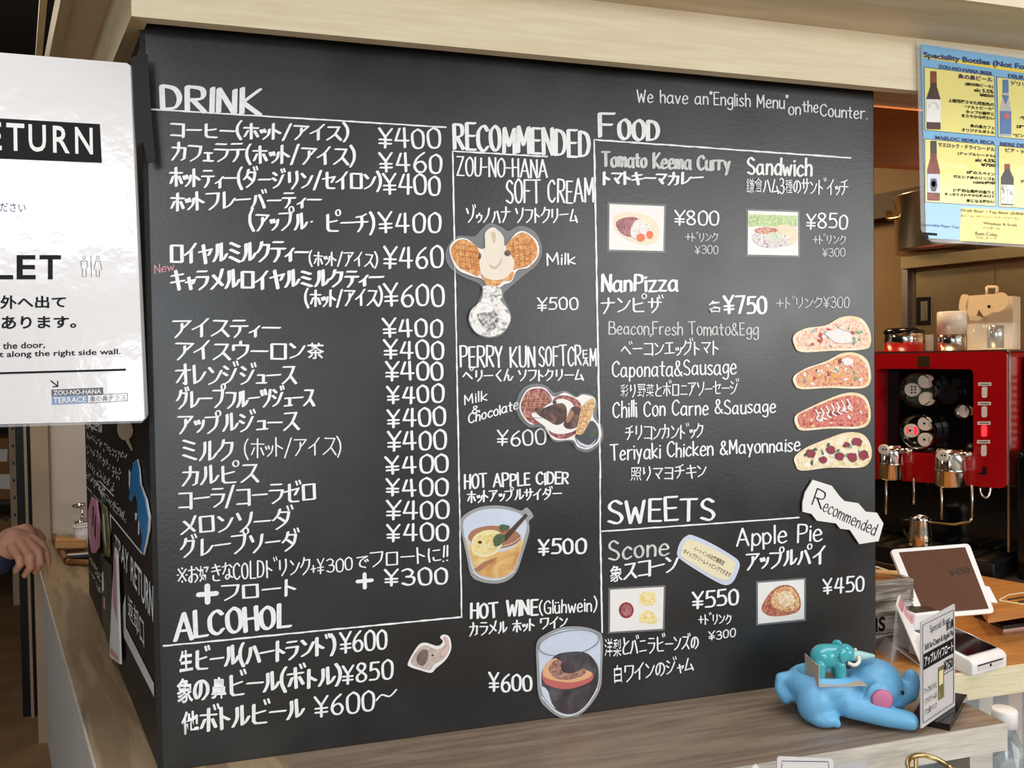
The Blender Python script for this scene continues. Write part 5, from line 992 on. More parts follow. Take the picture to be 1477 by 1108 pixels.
# lower part: back splash, drip tray and steam pipes
LB = Z0+.03
kslab('lower_body', 0, .62, LB, ZBOT+.02, .10, 'black_gloss', cof, thick=.32)
kslab('drip_tray', -.0, .62, LB, LB+.055, -.10, 'black_plastic', cof, thick=.2, bevel=.004)
for k in range(12): kslab('tray_slat', .03+k*.048, .055+k*.048, LB+.0555, LB+.060, -.085, 'steel_warm', cof, thick=.16)
for x, y0, y1, o_ in ((1278, 690, 742, .06), (1318, 690, 728, .02), (1358, 700, 750, .07), (1402, 700, 748, .05)):
    tube('steam_pipe', [mcf(o_)(x, y0), mcf(o_)(x+.5, y1)], .004, 'steel', cof, world=True)
tube('steam_pipe', [mcf(.05)(1402, 748), mcf(.05)(1398, 753), mcf(.05)(1376, 757), mcf(.05)(1330, 752)], .004, 'steel_warm', cof, world=True)
tube('hook', catmull([mcf(.01)(1414, 704), mcf(.03)(1416, 714), mcf(.04)(1424, 718), mcf(.03)(1428, 708), mcf(.02)(1430, 704)], False, 4), .004, 'chrome', cof, world=True)
# steel milk jug on the tray
P_ = Matrix.Translation(Vector((M0[0], M0[1], 0))) @ Matrix.Rotation(RZ2, 4, 'Z')
def on_machine(px, back, z):
    c = mcf(-back)(px, 600); return (c[0], c[1], z)
jg = thing('milk_jug', 'small steel milk jug with handle on the drip tray', 'jug', on_machine(1327, -.045, LB+.061))
lathe('jug_body', [(0, 0), (.034, 0), (.036, .004), (.035, .05), (.032, .09), (.034, .1), (.032, .1), (.030, .09), (.032, .01), (0, .008)], 'chrome', jg, 28)
tube('jug_handle', [tuple(np.array((0, 0, .085))+D2*.03), tuple(np.array((0, 0, .08))+D2*.055), tuple(np.array((0, 0, .04))+D2*.055), tuple(np.array((0, 0, .025))+D2*.033)], .006, 'black_plastic', jg)

# things on top of the machine
ZM = ZT+.0025
kslab('cup_rail', -.0, .6, ZT-.004, ZT+.002, .0, 'steel', cof, thick=.41)
def vessel(name, label, cat, px, back, wpx, hpx, m, prof=None, z=ZM, group=None):
    c = on_machine(px, back, z); d = (np.array(c)-CAM) @ FW; r = wpx/2*d/F_PX; h = hpx*d/F_PX
    t = thing(name, label, cat, c, group=group)
    return t, r, h
t, r, h = vessel('steel_canister', 'wide steel canister with lid at the end of the machine top', 'canister', 1304, .12, 52, 34, 'steel')
lathe('canister_body', [(0, 0), (r, 0), (r, h*.78), (r*.98, h*.8)], 'chrome', t); lathe('canister_lid', [(r*1.03, h*.78), (r*1.03, h*.9), (r*.9, h), (0, h)], 'black_gloss', t)
t, r, h = vessel('small_glass', 'small clear glass standing between canister and mug', 'glass', 1341, .1, 11, 24, 'acrylic')
lathe('glass_wall', [(0, 0), (r, 0), (r*1.05, h), (r*.95, h), (r*.9, .004), (0, .004)], 'acrylic', t)
t, r, h = vessel('steel_cup', 'polished steel cup under the white mug', 'cup', 1373, .09, 36, 23, 'chrome')
lathe('cup_wall', [(0, 0), (r, 0), (r, h*.97), (r*.96, h), (0, h)], 'chrome', t); zc_ = ZM+h+.0005
t, r, h = vessel('white_mug', 'white ceramic mug turned over on the steel cup', 'mug', 1373, .09, 38, 33, 'white_ceramic', z=zc_)
lathe('mug_wall', [(0, .002), (r*.93, .002), (r, 0), (r, h*.96), (r*.95, h), (0, h)], 'white_ceramic', t)
t, r, h = vessel('glass_jar', 'wide clear glass jar with steel cup inside on the machine', 'jar', 1431, .1, 62, 38, 'acrylic')
lathe('jar_wall', [(0, 0), (r, 0), (r, h), (r*.96, h), (r*.95, .004), (0, .004)], 'acrylic', t); lathe('inner_cup', [(0, .006), (r*.34, .006), (r*.34, h*.9), (r*.3, h*.92), (0, h*.92)], 'chrome', t, mtx=Matrix.Translation(tuple(-D2*.01)))
# paper elephant bag
c = on_machine(1428, .27, ZM); eb = thing('elephant_paper_bag', 'cream paper gift bag folded into an elephant head with round ears', 'paper bag', c)
em = onP(np.array(c)+N2*.03, N2); em2 = onP(np.array(c)+N2*.06, N2)
ce = lambda x, y: (1260+x/5.037, 260+y/5.037)
pxpoly('bag_body', [(1395, 427), (1461, 427), (1461, 506), (1395, 506)], em, 'paper_beige', eb, thick=tuple(-N2*.07))
pxpoly('ear', mp(ce, [(622, 890), (640, 835), (670, 830), (690, 850), (680, 950), (645, 965), (622, 940)]), em2, 'paper_beige', eb, 4, thick=tuple(-N2*.004)); pxpoly('ear', mp(ce, [(875, 950), (880, 850), (920, 815), (965, 830), (980, 880), (950, 935), (900, 958)]), onP(np.array(c)+N2*.065, N2), 'paper_beige', eb, 4, thick=tuple(-N2*.004))
pxpoly('face', mp(ce, [(690, 840), (890, 825), (875, 955), (800, 992), (765, 938), (745, 985), (690, 985), (668, 920)]), em2, 'paper_beige', eb, thick=tuple(-N2*.03))
pxpoly('trunk', mp(ce, [(690, 985), (760, 985), (790, 1005), (760, 1022), (700, 1020)]), em2, 'card_tan', eb, thick=tuple(-N2*.02)); pxpoly('eye', mp(ce, ellpts(838, 918, 12, 12, n=12)), onP(np.array(c)+N2*.0605, N2), 'ink', eb)
tube('handle', [em(*ce(*p)) for p in [(822, 835), (822, 780), (828, 775), (892, 775), (897, 780), (897, 830)]], .005, 'paper_beige', eb, world=True)
# stainless hood and cabinet behind
cab = thing('steel_cabinet', 'tall stainless steel kitchen cabinet with recessed handle behind the machine', 'cabinet', tuple(np.array((M0[0], M0[1], 0))-N2*.6))
cf = lambda o: onP(M0-N2*(.56-o), N2)
pxpoly('cabinet_body', [(1300, 372), (1560, 350), (1560, 560), (1300, 560)], cf(0), 'steel_warm', cab, thick=tuple(-N2*.15))
pxpoly('door_panel', [(1323, 389), (1434, 378), (1434, 540), (1323, 540)], cf(.008), 'steel_warm', cab, thick=tuple(-N2*.008)); pxpoly('door_panel', [(1437, 378), (1560, 366), (1560, 540), (1437, 540)], cf(.008), 'steel_warm', cab, thick=tuple(-N2*.008))
pxpoly('side_post', [(1302, 386), (1309, 386), (1309, 540), (1302, 540)], cf(.012), 'steel', cab, thick=tuple(-N2*.012)); pxpoly('side_gap', [(1310, 389), (1320, 388), (1320, 540), (1310, 540)], cf(.002), 'dark_brown', cab)
pxpoly('hood_lip', [(1299, 371), (1560, 345), (1560, 361), (1299, 388)], cf(.06), 'steel_warm', cab, thick=tuple(-N2*.06))
hn = pxpoly('handle_plate', [(1321.5, 429), (1343, 428), (1343, 468.5), (1321.5, 469)], cf(.012), 'chrome', cab, thick=tuple(-N2*.004)); pxpoly('handle_recess', [(1328, 435), (1338, 434.5), (1338, 462), (1328, 463)], cf(.0125), 'steel', hn); pxpoly('handle_grip', [(1331, 437), (1335, 437), (1335, 460), (1331, 460)], cf(.016), 'steel_warm', hn, thick=tuple(-N2*.003))
pc = cf(-.02)(1349, 362); pt_ = thing('stock_pot', 'large stainless stock pot with ring handle on the steel hood', 'pot', (pc[0], pc[1], cf(0)(1349, 366)[2]+.012))
dp = (np.array(pc)-CAM) @ FW; r = 53*dp/F_PX; h = 82*dp/F_PX
lathe('pot_body', [(0, 0), (r*.97, 0), (r, .01), (r, h*.96), (r*1.03, h*.965), (r*1.03, h*.99), (r*.98, h), (r*.96, h*.98), (r*.95, .02), (0, .015)], 'steel', pt_, 40)
tube('pot_handle', [tuple(p) for p in catmull([np.array((0, 0, h*.60))+D2*r*.55+N2*r*.8, np.array((0, 0, h*.63))+D2*r*.95+N2*r*.65, np.array((0, 0, h*.78))+D2*r*1.12+N2*r*.35, np.array((0, 0, h*.72))+D2*r*.98+N2*r*.15], False, 5)], .008, 'brass', pt_)
# dark duct band on the kitchen wall
kslab('trim_4', -1.2, 2.4, cf(-.15)(1290, 312)[2], cf(-.15)(1290, 276)[2], .70, 'dark_brown', thick=.07)
# vented panel and black grinder right of the machine
vp = thing('vent_panel', 'grey louvred steel vent panel beside the red machine', 'vent', (M0[0]-D2[0]*.1, M0[1]-D2[1]*.1, Z0+.03))
kslab('vent_frame', -.30, -.012, LB, ZT-.02, .12, 'steel', vp, thick=.2)
for k in range(11):
    za = mcf(-.12)(1466, 540+k*10.5)[2]; kslab('louvre', -.29, -.02, za-.014, za-.002, .105, 'steel', vp, thick=.014, bevel=.002)
gr = thing('black_grinder', 'black appliance with round knob beside the red machine', 'appliance', (M0[0]-D2[0]*.15, M0[1]-D2[1]*.15, Z0+.03))
kslab('housing', -.32, -.028, LB, mcf(0)(1470, 650)[2], .0, 'black_gloss', gr, thick=.1, bevel=.006); disc('knob', 1472, 657, 4, .0, .012, 'chrome', gr)
# kitchen worktop under the machine and wooden tray board
wk = thing('kitchen_worktop', 'dark kitchen worktop carrying the red coffee machine', 'worktop', (M0[0], M0[1], 0))
kslab('worktop_slab', -.34, 2.6, Z0-.01, LB-.001, -.12, 'dark_brown', wk, thick=.75); kslab('worktop_base', -.32, 2.5, 0, Z0-.01, -.05, 'black_plastic', wk, thick=.6)

# ================================================================== on the ledge: elephant toys and standing sign
el = thing('elephant_toy', 'crouching blue vinyl elephant figurine with hollow back and pink ears', 'toy', (1.288, -.155, Z0), math.radians(-21))
SC = .86
def sc(L):
    out = []
    for e in L:
        if e[0] == 'c': out.append(('c', [tuple(np.array(p)*SC) for p in e[1]], [r*SC for r in e[2]]))
        else: out.append((tuple(np.array(e[0])*SC), tuple(np.array(e[1])*SC) if not isinstance(e[1], float) else e[1]*SC, *e[2:]))
    return out
parts = [((-.02, 0, .055), (.105, .062, .052)), ((-.045, 0, .075), (.085, .066, .046)), ((-.075, -.045, .045), (.04, .032, .047)), ((-.075, .045, .045), (.04, .032, .047)),
         ((-.06, -.058, .018), (.036, .026, .020)), ((-.06, .058, .018), (.036, .026, .020)), ((.075, 0, .078), (.058, .056, .056)), ((.10, 0, .055), (.045, .042, .042)),
         ('c', [(.12, 0, .055), (.148, .008, .055), (.158, .014, .075), (.16, .016, .09)], [.03, .023, .02, .017]),
         ('c', [(.0, -.05, .045), (.07, -.062, .030), (.122, -.066, .022)], [.028, .024, .021]), ('c', [(.0, .05, .045), (.07, .062, .030), (.128, .066, .022)], [.028, .024, .021]),
         ((.062, -.056, .068), (.032, .012, .036), (0, 0, .15)), ((.062, .056, .068), (.032, .012, .036), (0, 0, -.15)),
         ('c', [(-.118, 0, .09), (-.14, 0, .085), (-.145, -.006, .06), (-.13, -.008, .04)], [.012, .012, .011, .014])]
for y_ in (-.07, -.058, -.046): parts.append(((-.033, y_, .011), (.010, .007, .010)))
for y_ in (.07, .058, .046): parts.append(((-.033, y_, .011), (.010, .007, .010)))
blob('body', sc(parts), 'toy_blue', el, .0032, 8, cut=[(tuple(np.array((-.042, 0, .128))*SC), tuple(np.array((.068, .05, .055))*SC))])
for s_ in (-1, 1):
    lathe('pink_ear', [(0, .003), (.016, .002), (.021, 0), (0, -.002)], 'toy_pink', el, 20, Matrix.Translation((.064*SC, s_*.0695*SC, .068*SC)) @ Matrix.Rotation(-s_*math.pi/2, 4, 'X') @ Matrix.Rotation(0, 4, 'Z'))
    bm = bmesh.new(); bmesh.ops.create_uvsphere(bm, u_segments=10, v_segments=8, radius=1, matrix=Matrix.Translation((.118*SC, s_*.043*SC, .075*SC)) @ Matrix.Diagonal((.003, .0025, .005, 1))); bmobj('eye', bm, 'black_gloss', el, True)
cd = thing('folded_card', 'small tan folded card lying in the hollow of the blue elephant', 'card', (1.262, -.166, Z0+.080), math.radians(-14))
bm = bmesh.new(); b_box(bm, (-.045, -.034, 0), (.048, .034, .0015)); b_box(bm, (-.046, -.034, 0), (-.0445, .034, .04)); bmobj('card_sheet', bm, 'card_tan', cd)
te = thing('small_elephant_toy', 'small glossy teal elephant figure standing on the tan card', 'toy', (1.260, -.160, Z0+.0817), math.radians(-20))
blob('body', [((-.012, 0, .043), (.030, .022, .024)), ((.0, 0, .046), (.026, .02, .021)), ((.026, 0, .050), (.018, .017, .018)),
      ('c', [(-.026, -.011, .03), (-.027, -.011, .006)], [.0115, .0105]), ('c', [(-.026, .011, .03), (-.027, .011, .006)], [.0115, .0105]), ('c', [(.012, -.011, .03), (.013, -.011, .006)], [.0115, .0105]), ('c', [(.012, .011, .03), (.013, .011, .006)], [.0115, .0105]),
      ((.017, -.019, .052), (.012, .005, .015), (0, 0, .5)), ((.017, .019, .055), (.012, .005, .015), (0, 0, -.5))], 'toy_teal', te, .0016, 5)
blob('trunk', [('c', [(.035, 0, .045), (.055, -.002, .046), (.078, -.004, .046)], [.011, .009, .004])], 'toy_pale', te, .0014, 4)
tube('tusk', [tuple(p) for p in catmull([(.026, -.016, .036), (.036, -.022, .034), (.046, -.018, .04), (.047, -.012, .048)], False, 5)], [.0035]*16, 'tusk', te)
tube('tusk', [tuple(p) for p in catmull([(.03, .014, .04), (.04, .019, .040), (.049, .015, .047), (.049, .010, .054)], False, 5)], [.003]*16, 'tusk', te)

# apple pie float sign on a black base
bl = onZ(Z0+.014)(1329.5, 1051); best = None
for k in range(200):
    th = math.radians(-20+k*.6); P_b = bl+np.array((math.cos(th), math.sin(th), 0))*.150
    d_ = P_b-CAM; px_ = CX+F_PX*(d_ @ RT)/(d_ @ FW)
    if best is None or abs(px_-1378) < best[0]: best = (abs(px_-1378), th, P_b)
th, br = best[1], best[2]; wdir = np.array((math.cos(th), math.sin(th), 0)); ndir = np.array((math.sin(th), -math.cos(th), 0))
if ndir @ (CAM-bl) < 0: ndir = -ndir
zt2 = hit(1334.5, 895.6, bl, ndir)[2]
ss = thing('float_sign', 'white standing sign for apple pie float in a black base on the ledge', 'sign', tuple(onZ(Z0)(1355, 1025)))
prism('base', [tuple(onZ(Z0)(*p)) for p in ((1315, 1043), (1370, 1055), (1395, 1011), (1338, 1002))], (0, 0, .013), 'black_gloss', ss)
prism('panel', [tuple(bl), tuple(br), (br[0], br[1], zt2+.004), (bl[0], bl[1], zt2)], tuple(-ndir*.003), 'sign_white', ss)
sp = lambda o: onP(bl+ndir*o, ndir)
HT = zt2-bl[2]
def fq(u0, v0, u1, v1):   # fractions of the panel, v measured from the top
    A = lambda u, v: bl+wdir*.150*u+np.array((0, 0, HT*(1-v)))
    def prj(P): d = P-CAM; return (CX+F_PX*(d @ RT)/(d @ FW), CY-F_PX*(d @ UP)/(d @ FW))
    return prj(A(u0, v1)), prj(A(u1, v1)), prj(A(u0, v0)), prj(A(u1, v0))
def fl(text, u0, v0, u1, v1, m='ink', bold=.02, o=.001): a = fq(u0, v0, u1, v1); printed('lettering', text, *a, m, ss, sp(o), bold)
def fr(name, u0, v0, u1, v1, m, o=.0006): a = fq(u0, v0, u1, v1); pxpoly(name, [a[0], a[1], a[3], a[2]], sp(o), m, ss)
fl('Special float', .25, .07, .85, .16, 'ink_grey', 0); fl('象の鼻', .74, .11, .95, .21)
fl('Soft Ice Cream & Apple Pie', .1, .22, .95, .30); fr('black_band', .06, .31, .97, .46, 'ink'); fl('アップルパイフロート', .09, .335, .94, .435, 'white_paper', .02, .0012)
fl('¥750', .66, .49, .94, .60); a = fq(.62, .49, .95, .62); pxline('price_rule', [a[0], a[1]], .8, sp(.0008), 'ink', ss)
fr('float_picture', .48, .52, .66, .84, 'olive_print'); fr('float_picture', .51, .56, .63, .70, 'lemon_pale', .001)
for k, tx in enumerate(('アップルパイと', 'ソフトクリームの', 'パフェ風ドリンク')): fl(tx, .08, .64+k*.1, .44, .70+k*.1, 'ink', .01)
for u0, v0, u1, v1 in ((.04, .03, .96, .03), (.96, .03, .96, .96), (.96, .96, .04, .96), (.04, .96, .04, .03)):
    a = fq(u0, v0, u1, v1); pxline('frame_line', [a[2], a[1]], .6, sp(.0008), 'ink_navy', ss)

# ================================================================== on the pay counter
cr = thing('wooden_crate', 'weathered whitewashed wooden crate with black lettering beside the menu board', 'crate', (1.66, .25, ZC))
cy = .169; cmap = onY(cy-.001)
zl = [onY(cy)(1300, v)[2] for v in (836, 866, 886, 912, 936)]; zl[-1] = ZC
XR = onY(cy)(1318, 890)[0]
for a, b in zip(zl, zl[1:]): box('plank', (1.58, cy, b+.0012), (XR, cy+.012, a-.0012), 'wood_crate', cr, .001, world=True)
box('side_panel', (XR-.012, cy+.012, ZC), (XR, cy+.17, zl[0]-.001), 'wood_crate', cr, world=True); box('side_panel', (1.58, cy+.012, ZC), (1.592, cy+.17, zl[0]-.001), 'wood_crate', cr, world=True)
box('back_panel', (1.592, cy+.158, ZC), (XR-.012, cy+.17, zl[0]-.001), 'wood_crate', cr, world=True); box('lid', (1.592, cy+.012, zl[0]-.018), (XR-.012, cy+.158, zl[0]-.008), 'tray_wood', cr, world=True)
printed('lettering', 'IS', (1262.5, 912), (1277, 910), (1262.5, 891), (1277, 889), 'ink', cr, cmap, .03)
ps = thing('wooden_sticks', 'short wooden stick lying on top of the weathered crate', 'stick', tuple(onZ(zl[0]+.002)(1290, 826))); ps.name = 'wooden_stick'
c = onZ(zl[0]+.006)(1281, 826); tube('stick_body', [c+np.array((-.09, .05, .0)), c+np.array((.02, -.01, .0))], .006, 'kraft', ps, world=True)
tb = thing('tablet', 'white framed tablet with brown screen propped on a stand behind the crate', 'tablet', tuple(onZ(ZC)(1385, 905)))
c1, c2, c3_, c4_ = atD(1284, 793, 2.05), atD(1398, 784, 2.07), atD(1435, 884, 1.97), atD(1326, 893, 1.95)
nt_ = np.cross(c2-c1, c4_-c1); nt_ /= np.linalg.norm(nt_)
if nt_ @ (CAM-c1) < 0: nt_ = -nt_
def rquad(Q, r, n=4):
    out = []
    for i in range(4):
        p, a, b = Q[i], Q[i-1], Q[(i+1) % 4]; u = (a-p)/np.linalg.norm(a-p); v = (b-p)/np.linalg.norm(b-p)
        for k in range(n+1):
            t = k/n; out.append((1-t)**2*(p+u*r)+2*t*(1-t)*p+t*t*(p+v*r))
    return out
Q = [c1, c2, c3_, c4_]; prism('frame', [tuple(p) for p in rquad(Q, .012)], tuple(-nt_*.008), 'white_plastic', tb)
ctrq = sum(Q)/4; ex = (c2-c1)/np.linalg.norm(c2-c1); Qs = [c1+(c2-c1)*.09+(c4_-c1)*.05, c2+(c1-c2)*.07+(c3_-c2)*.05, c3_+(c4_-c3_)*.06+(c2-c3_)*.06, c4_+(c3_-c4_)*.09+(c1-c4_)*.06]
mesh('screen', [p+nt_*.0006 for p in Qs], [(0, 1, 2, 3)], 'screen_brown', tb, world=True)
pr = onP(c1+nt_*.0012, nt_); printed('screen_text', '¥450', (1371, 831), (1400, 826), (1369, 822), (1397, 816), 'dark_brown', tb, pr, 0)
b0 = (c3_+c4_)/2; tube('stand_arm', [tuple(b0-nt_*.022+(c1-c4_)*.35), tuple(np.array((b0[0]+.02, b0[1]+.07, ZC+.01)))], .008, 'white_plastic', tb, world=True)
box('stand_base', (b0[0]-.05, b0[1]-.02, ZC), (b0[0]+.07, b0[1]+.1, ZC+.012), 'white_plastic', tb, .004, world=True)
sd = onP(c3_-nt_*.004, ex)(1424, 845); prism('side_reader', [tuple(c2+(c3_-c2)*.62-nt_*.001), tuple(c2+(c3_-c2)*.85-nt_*.001), tuple(c2+(c3_-c2)*.87+ex*.018-nt_*.001), tuple(c2+(c3_-c2)*.64+ex*.012-nt_*.001)], tuple(-nt_*.01), 'white_plastic', tb)
# card terminal
k1 = onZ(ZC)(1403, 977); k2 = onZ(ZC)(1453, 962)
ux = (k2-k1); wlen = np.linalg.norm(ux); ux /= wlen; uy = np.array((-ux[1], ux[0], 0))
tm = thing('card_terminal', 'white card payment terminal with black glass top and card slot', 'card terminal', tuple((k1+k2)/2), math.atan2(ux[1], ux[0]))
L_ = .165; hw = wlen/2
bm = bmesh.new()
prof = [(0, 0), (0, .030), (.008, .038), (L_*.55, .052), (L_, .060), (L_, 0)]
va = [bm.verts.new((-hw, y, z)) for y, z in prof]; vb = [bm.verts.new((hw, y, z)) for y, z in prof]
bm.faces.new(va); bm.faces.new(vb[::-1])
for i in range(len(prof)): bm.faces.new((va[i], vb[i], vb[(i+1) % len(prof)], va[(i+1) % len(prof)]))
bmesh.ops.bevel(bm, geom=list(bm.edges), offset=.005, segments=3, affect='EDGES', profile=.5); bmobj('body', bm, 'white_plastic', tm, True)
mesh('glass_top', [(-hw*.86, .018, .0405+.0015), (hw*.86, .018, .0405+.0015), (hw*.86, L_*.55, .0535), (hw*.86, L_*.96, .0605), (-hw*.86, L_*.96, .0605), (-hw*.86, L_*.55, .0535)], [(0, 1, 2, 5), (5, 2, 3, 4)], 'black_gloss', tm)
box('card_slot', (-hw*.72, -.0012, .022), (hw*.72, .001, .0245), 'black_plastic', tm); mesh('slot_plate', [(-hw*.72, -.0008, .010), (hw*.72, -.0008, .010), (hw*.72, -.0008, .0215), (-hw*.72, -.0008, .0215)], [(0, 1, 2, 3)], 'plaster', tm); box('slot_mark', (-.003, -.0016, .014), (.003, -.0009, .02), 'ink', tm)
# second white device behind the sign
d1 = onZ(ZC)(1322, 946); wd_ = thing('receipt_box', 'white open-topped box behind the standing float sign', 'box', (d1[0]+.055, d1[1]+.06, ZC))
zt3 = hit(1320, 886, d1, (0, 1, 0))[2]-ZC
bm = bmesh.new(); b_box(bm, (-.05, -.05, 0), (.03, .02, zt3-.004), .004); bmobj('box_body', bm, 'white_plastic', wd_)
box('dark_opening', (-.044, -.044, zt3-.004), (.024, .014, zt3-.0025), 'dark_brown', wd_)
# acrylic leaflet stand
a1, a2, a3 = onZ(ZC)(1284.5, 958.5), onZ(ZC)(1306, 941), onZ(ZC)(1331, 964)
ac = thing('acrylic_stand', 'clear acrylic leaflet stand with a red-topped leaning card', 'card stand', tuple(a1))
dA = (a1-CAM) @ FW; top1 = atD(1293.5, 862, dA+.01); 
prism('back_sheet', [tuple(a1), tuple(a1+(a2-a1)*.9), tuple(top1+(a2-a1)*.9), tuple(top1)], tuple(np.array((.002, 0, 0))), 'acrylic', ac)
mid = (a1+a3)/2+np.array((0, .03, .03)); mesh('bent_foot', [a1, a1+np.array((.04, .09, 0)), mid+np.array((.04, .09, 0)), mid, a3, a3+np.array((.04, .09, 0))], [(0, 1, 2, 3), (3, 2, 5, 4)], 'film_grey', ac, world=True)
t1, t2, b1, b2 = atD(1293, 873, dA+.02), atD(1297.5, 857, dA+.09), atD(1332, 966, dA-.01), atD(1339, 946, dA+.06)
nc = np.cross(t2-t1, b1-t1); nc /= np.linalg.norm(nc)
if nc @ (CAM-t1) < 0: nc = -nc
mat('card_print', rgb(226, 216, 214), .4, noise=.2, scale=160); mat('card_red', rgb(206, 92, 88), .4)
prism('leaning_card', [tuple(p) for p in (t1, t2, b2, b1)], tuple(-nc*.002), 'white_paper', ac)
def cq_(u0, v0, u1, v1): A = lambda u, v: (t1*(1-u)+t2*u)*(1-v)+(b1*(1-u)+b2*u)*v+nc*.0006; return [A(u0, v0), A(u1, v0), A(u1, v1), A(u0, v1)]
mesh('card_picture', cq_(.2, .04, .97, .18), [(0, 1, 2, 3)], 'card_red', ac, world=True); mesh('card_picture', cq_(.3, .2, .95, .45), [(0, 1, 2, 3)], 'chalk_pink', ac, world=True); mesh('card_picture', cq_(.3, .5, .95, .95), [(0, 1, 2, 3)], 'card_print', ac, world=True)
# laptop and wooden pass board
lt = thing('laptop', 'closed black laptop with rose-gold base on the pay counter', 'laptop', tuple(onZ(ZC)(1460, 905)))
mat('rose_gold', (.72, .48, .40), .3, .8)
lp_ = [onZ(ZC)(*p) for p in ((1452, 914), (1530, 955), (1590, 905), (1480, 880))]
lp_ = [tuple(p) for p in (onZ(ZC)(1447, 911), onZ(ZC)(1497, 904), onZ(ZC)(1478, 884), onZ(ZC)(1405, 893))]
prism('base', lp_, (0, 0, .005), 'rose_gold', lt); prism('lid', [(x, y, ZC+.006) for x, y, z in lp_], (0, 0, .009), 'black_gloss', lt)
ZW = Z0+.052
wb = thing('wooden_pass_board', 'orange wooden serving board with printed mark in front of the machine', 'board', tuple(onZ(Z0+.03)(1450, 850)))
_pb = lambda a: np.array((M0[0], M0[1], ZW))+N2*.13+D2*a
wpts = [onZ(ZW)(1398, 850), _pb(.16), _pb(-.45), onZ(ZW)(1560, 866), onZ(ZW)(1425, 887)]
prism('board_slab', [tuple(p) for p in wpts], (0, 0, -.022), 'wood_counter', wb)
for L in ([(1440, 866), (1455, 858), (1530, 848)], [(1440, 866), (1478, 872)]): pxline('printed_mark', L, 1.6, onZ(ZW+.0006), 'wood_plank', wb)
for q_ in ([(1452, 864), (1476, 860), (1478, 862), (1455, 866)], [(1468, 867), (1490, 864), (1490, 867), (1470, 870)]): pxpoly('printed_mark', q_, onZ(ZW+.0006), 'dark_brown', wb)

# ================================================================== lower right: showcase, bottle, price cards
sc_ = thing('glass_showcase', 'glass fronted showcase under the pay counter', 'showcase', (1.9, .1, 0))
box('glass_front', (1.60, -.016, .3), (2.35, -.010, ZC-.063), 'glass_pane', sc_, world=True)
mat('case_dark', rgb(62, 70, 82), .3, noise=.3, scale=9)
box('case_back', (1.60, .20, .2), (2.2, .22, ZC-.064), 'case_dark', sc_, world=True); box('case_shelf', (1.60, -.008, Z0-.30), (2.2, .2, Z0-.285), 'steel', sc_, world=True)
for k, (px_, m_, lb) in enumerate(((1413, 'wood_plank', 'cream block for a glass reflection in the showcase next to the ledge'), (1455, 'kraft', 'tan block for a glass reflection in the showcase behind the water bottle'))):  # added blocks in place of pale reflections in the showcase glass
    c = onY(.08)(px_, 1015); t = thing('reflection_block', lb, 'reflection_block', (c[0], .08, Z0-.284)); b_ = bmesh.new(); b_box(b_, (-.022, -.02, 0), (.022, .02, .16), .003); bmobj('block_body', b_, m_, t); box('block_top', (-.022, -.003, .16), (.022, .003, .175), m_, t)
wbt = thing('water_bottle', 'clear plastic water bottle with white screw cap below the counter', 'bottle', (0, 0, 0))
cb = onY(-.12)(1449, 1035); db = (cb-CAM) @ FW; wbt.location = (cb[0], -.12, Z0-.40); ROOTM[wbt] = Matrix.Translation(wbt.location)
zc1 = onY(-.12)(1445, 1023)[2]-(Z0-.40); rc = 16.5*db/F_PX
lathe('cap', [(0, zc1), (rc*.92, zc1), (rc, zc1-.003), (rc*1.02, zc1-.036), (rc*.9, zc1-.037), (0, zc1-.037)], 'white_plastic', wbt, 28)
lathe('bottle_body', [(rc*.85, zc1-.037), (rc*.85, zc1-.045), (rc*1.3, zc1-.075), (.058, zc1-.13), (.06, zc1-.15), (.06, .01), (.055, 0), (0, 0)], 'bottle_plastic', wbt, 32); lathe('label_band', [(.0605, zc1-.16), (.0605, zc1-.24)], 'white_paper', wbt, 32)
lsh = thing('display_shelf', 'low steel display shelf below the counter ledge', 'shelf', (1.2, -.4, 0))
box('shelf_plate', (.5, -.62, Z0-.43), (2.3, -.29, Z0-.405), 'steel', lsh, world=True); box('shelf_wing', (1.585, -.29, Z0-.43), (2.3, -.03, Z0-.405), 'steel', lsh, world=True); box('shelf_base', (.55, -.6, 0), (2.2, -.30, Z0-.43), 'dark_brown', lsh, world=True)
def price_card(label, pts, y, m, extra=True):
    t = thing('price_card', label, 'price card', tuple(np.array((onY(y)(*pts[0])[0], y, Z0-.404))))
    x0, z0 = onY(y)(*pts[0])[0], onY(y)(*pts[0])[2]; x1, z1 = onY(y)(*pts[1])[0], onY(y)(*pts[1])[2]
    prism('card_sheet', [(x0, y, Z0-.402), (x1, y, Z0-.402), (x1, y, z1-.004), (x1-.004, y, z1), (x0+.004, y, z0), (x0, y, z0-.004)], (0, .002, 0), m, t)
    if extra:
        pxline('card_frame', [(pts[0][0]+6, 1112), (pts[0][0]+7, pts[0][1]+6), (pts[1][0]-7, pts[1][1]+5), (pts[1][0]-6, 1112)], 1.0, onY(y-.0006), 'ink_navy', t)
    box('card_foot', (x0, y-.02, Z0-.4045), (x1, y+.03, Z0-.402), 'acrylic', t, world=True)
price_card('white laminated price card with blue frame in front of the ledge', [(1121, 1092), (1202, 1094)], -.40, 'sign_white'); price_card('clear acrylic price card beside the blue framed card', [(1207, 1104), (1250, 1097)], -.37, 'film_grey', False); price_card('small white price card at the edge of the ledge', [(1083, 1107), (1094, 1102)], -.40, 'white_paper', False)
rg = onY(-.36)(1347, 1116); gh = thing('brass_ring_holder', 'brass wire ring holder standing in front of the ledge post', 'holder', (rg[0], -.36, Z0-.404))
rr_ = 34*((rg-CAM) @ FW)/F_PX
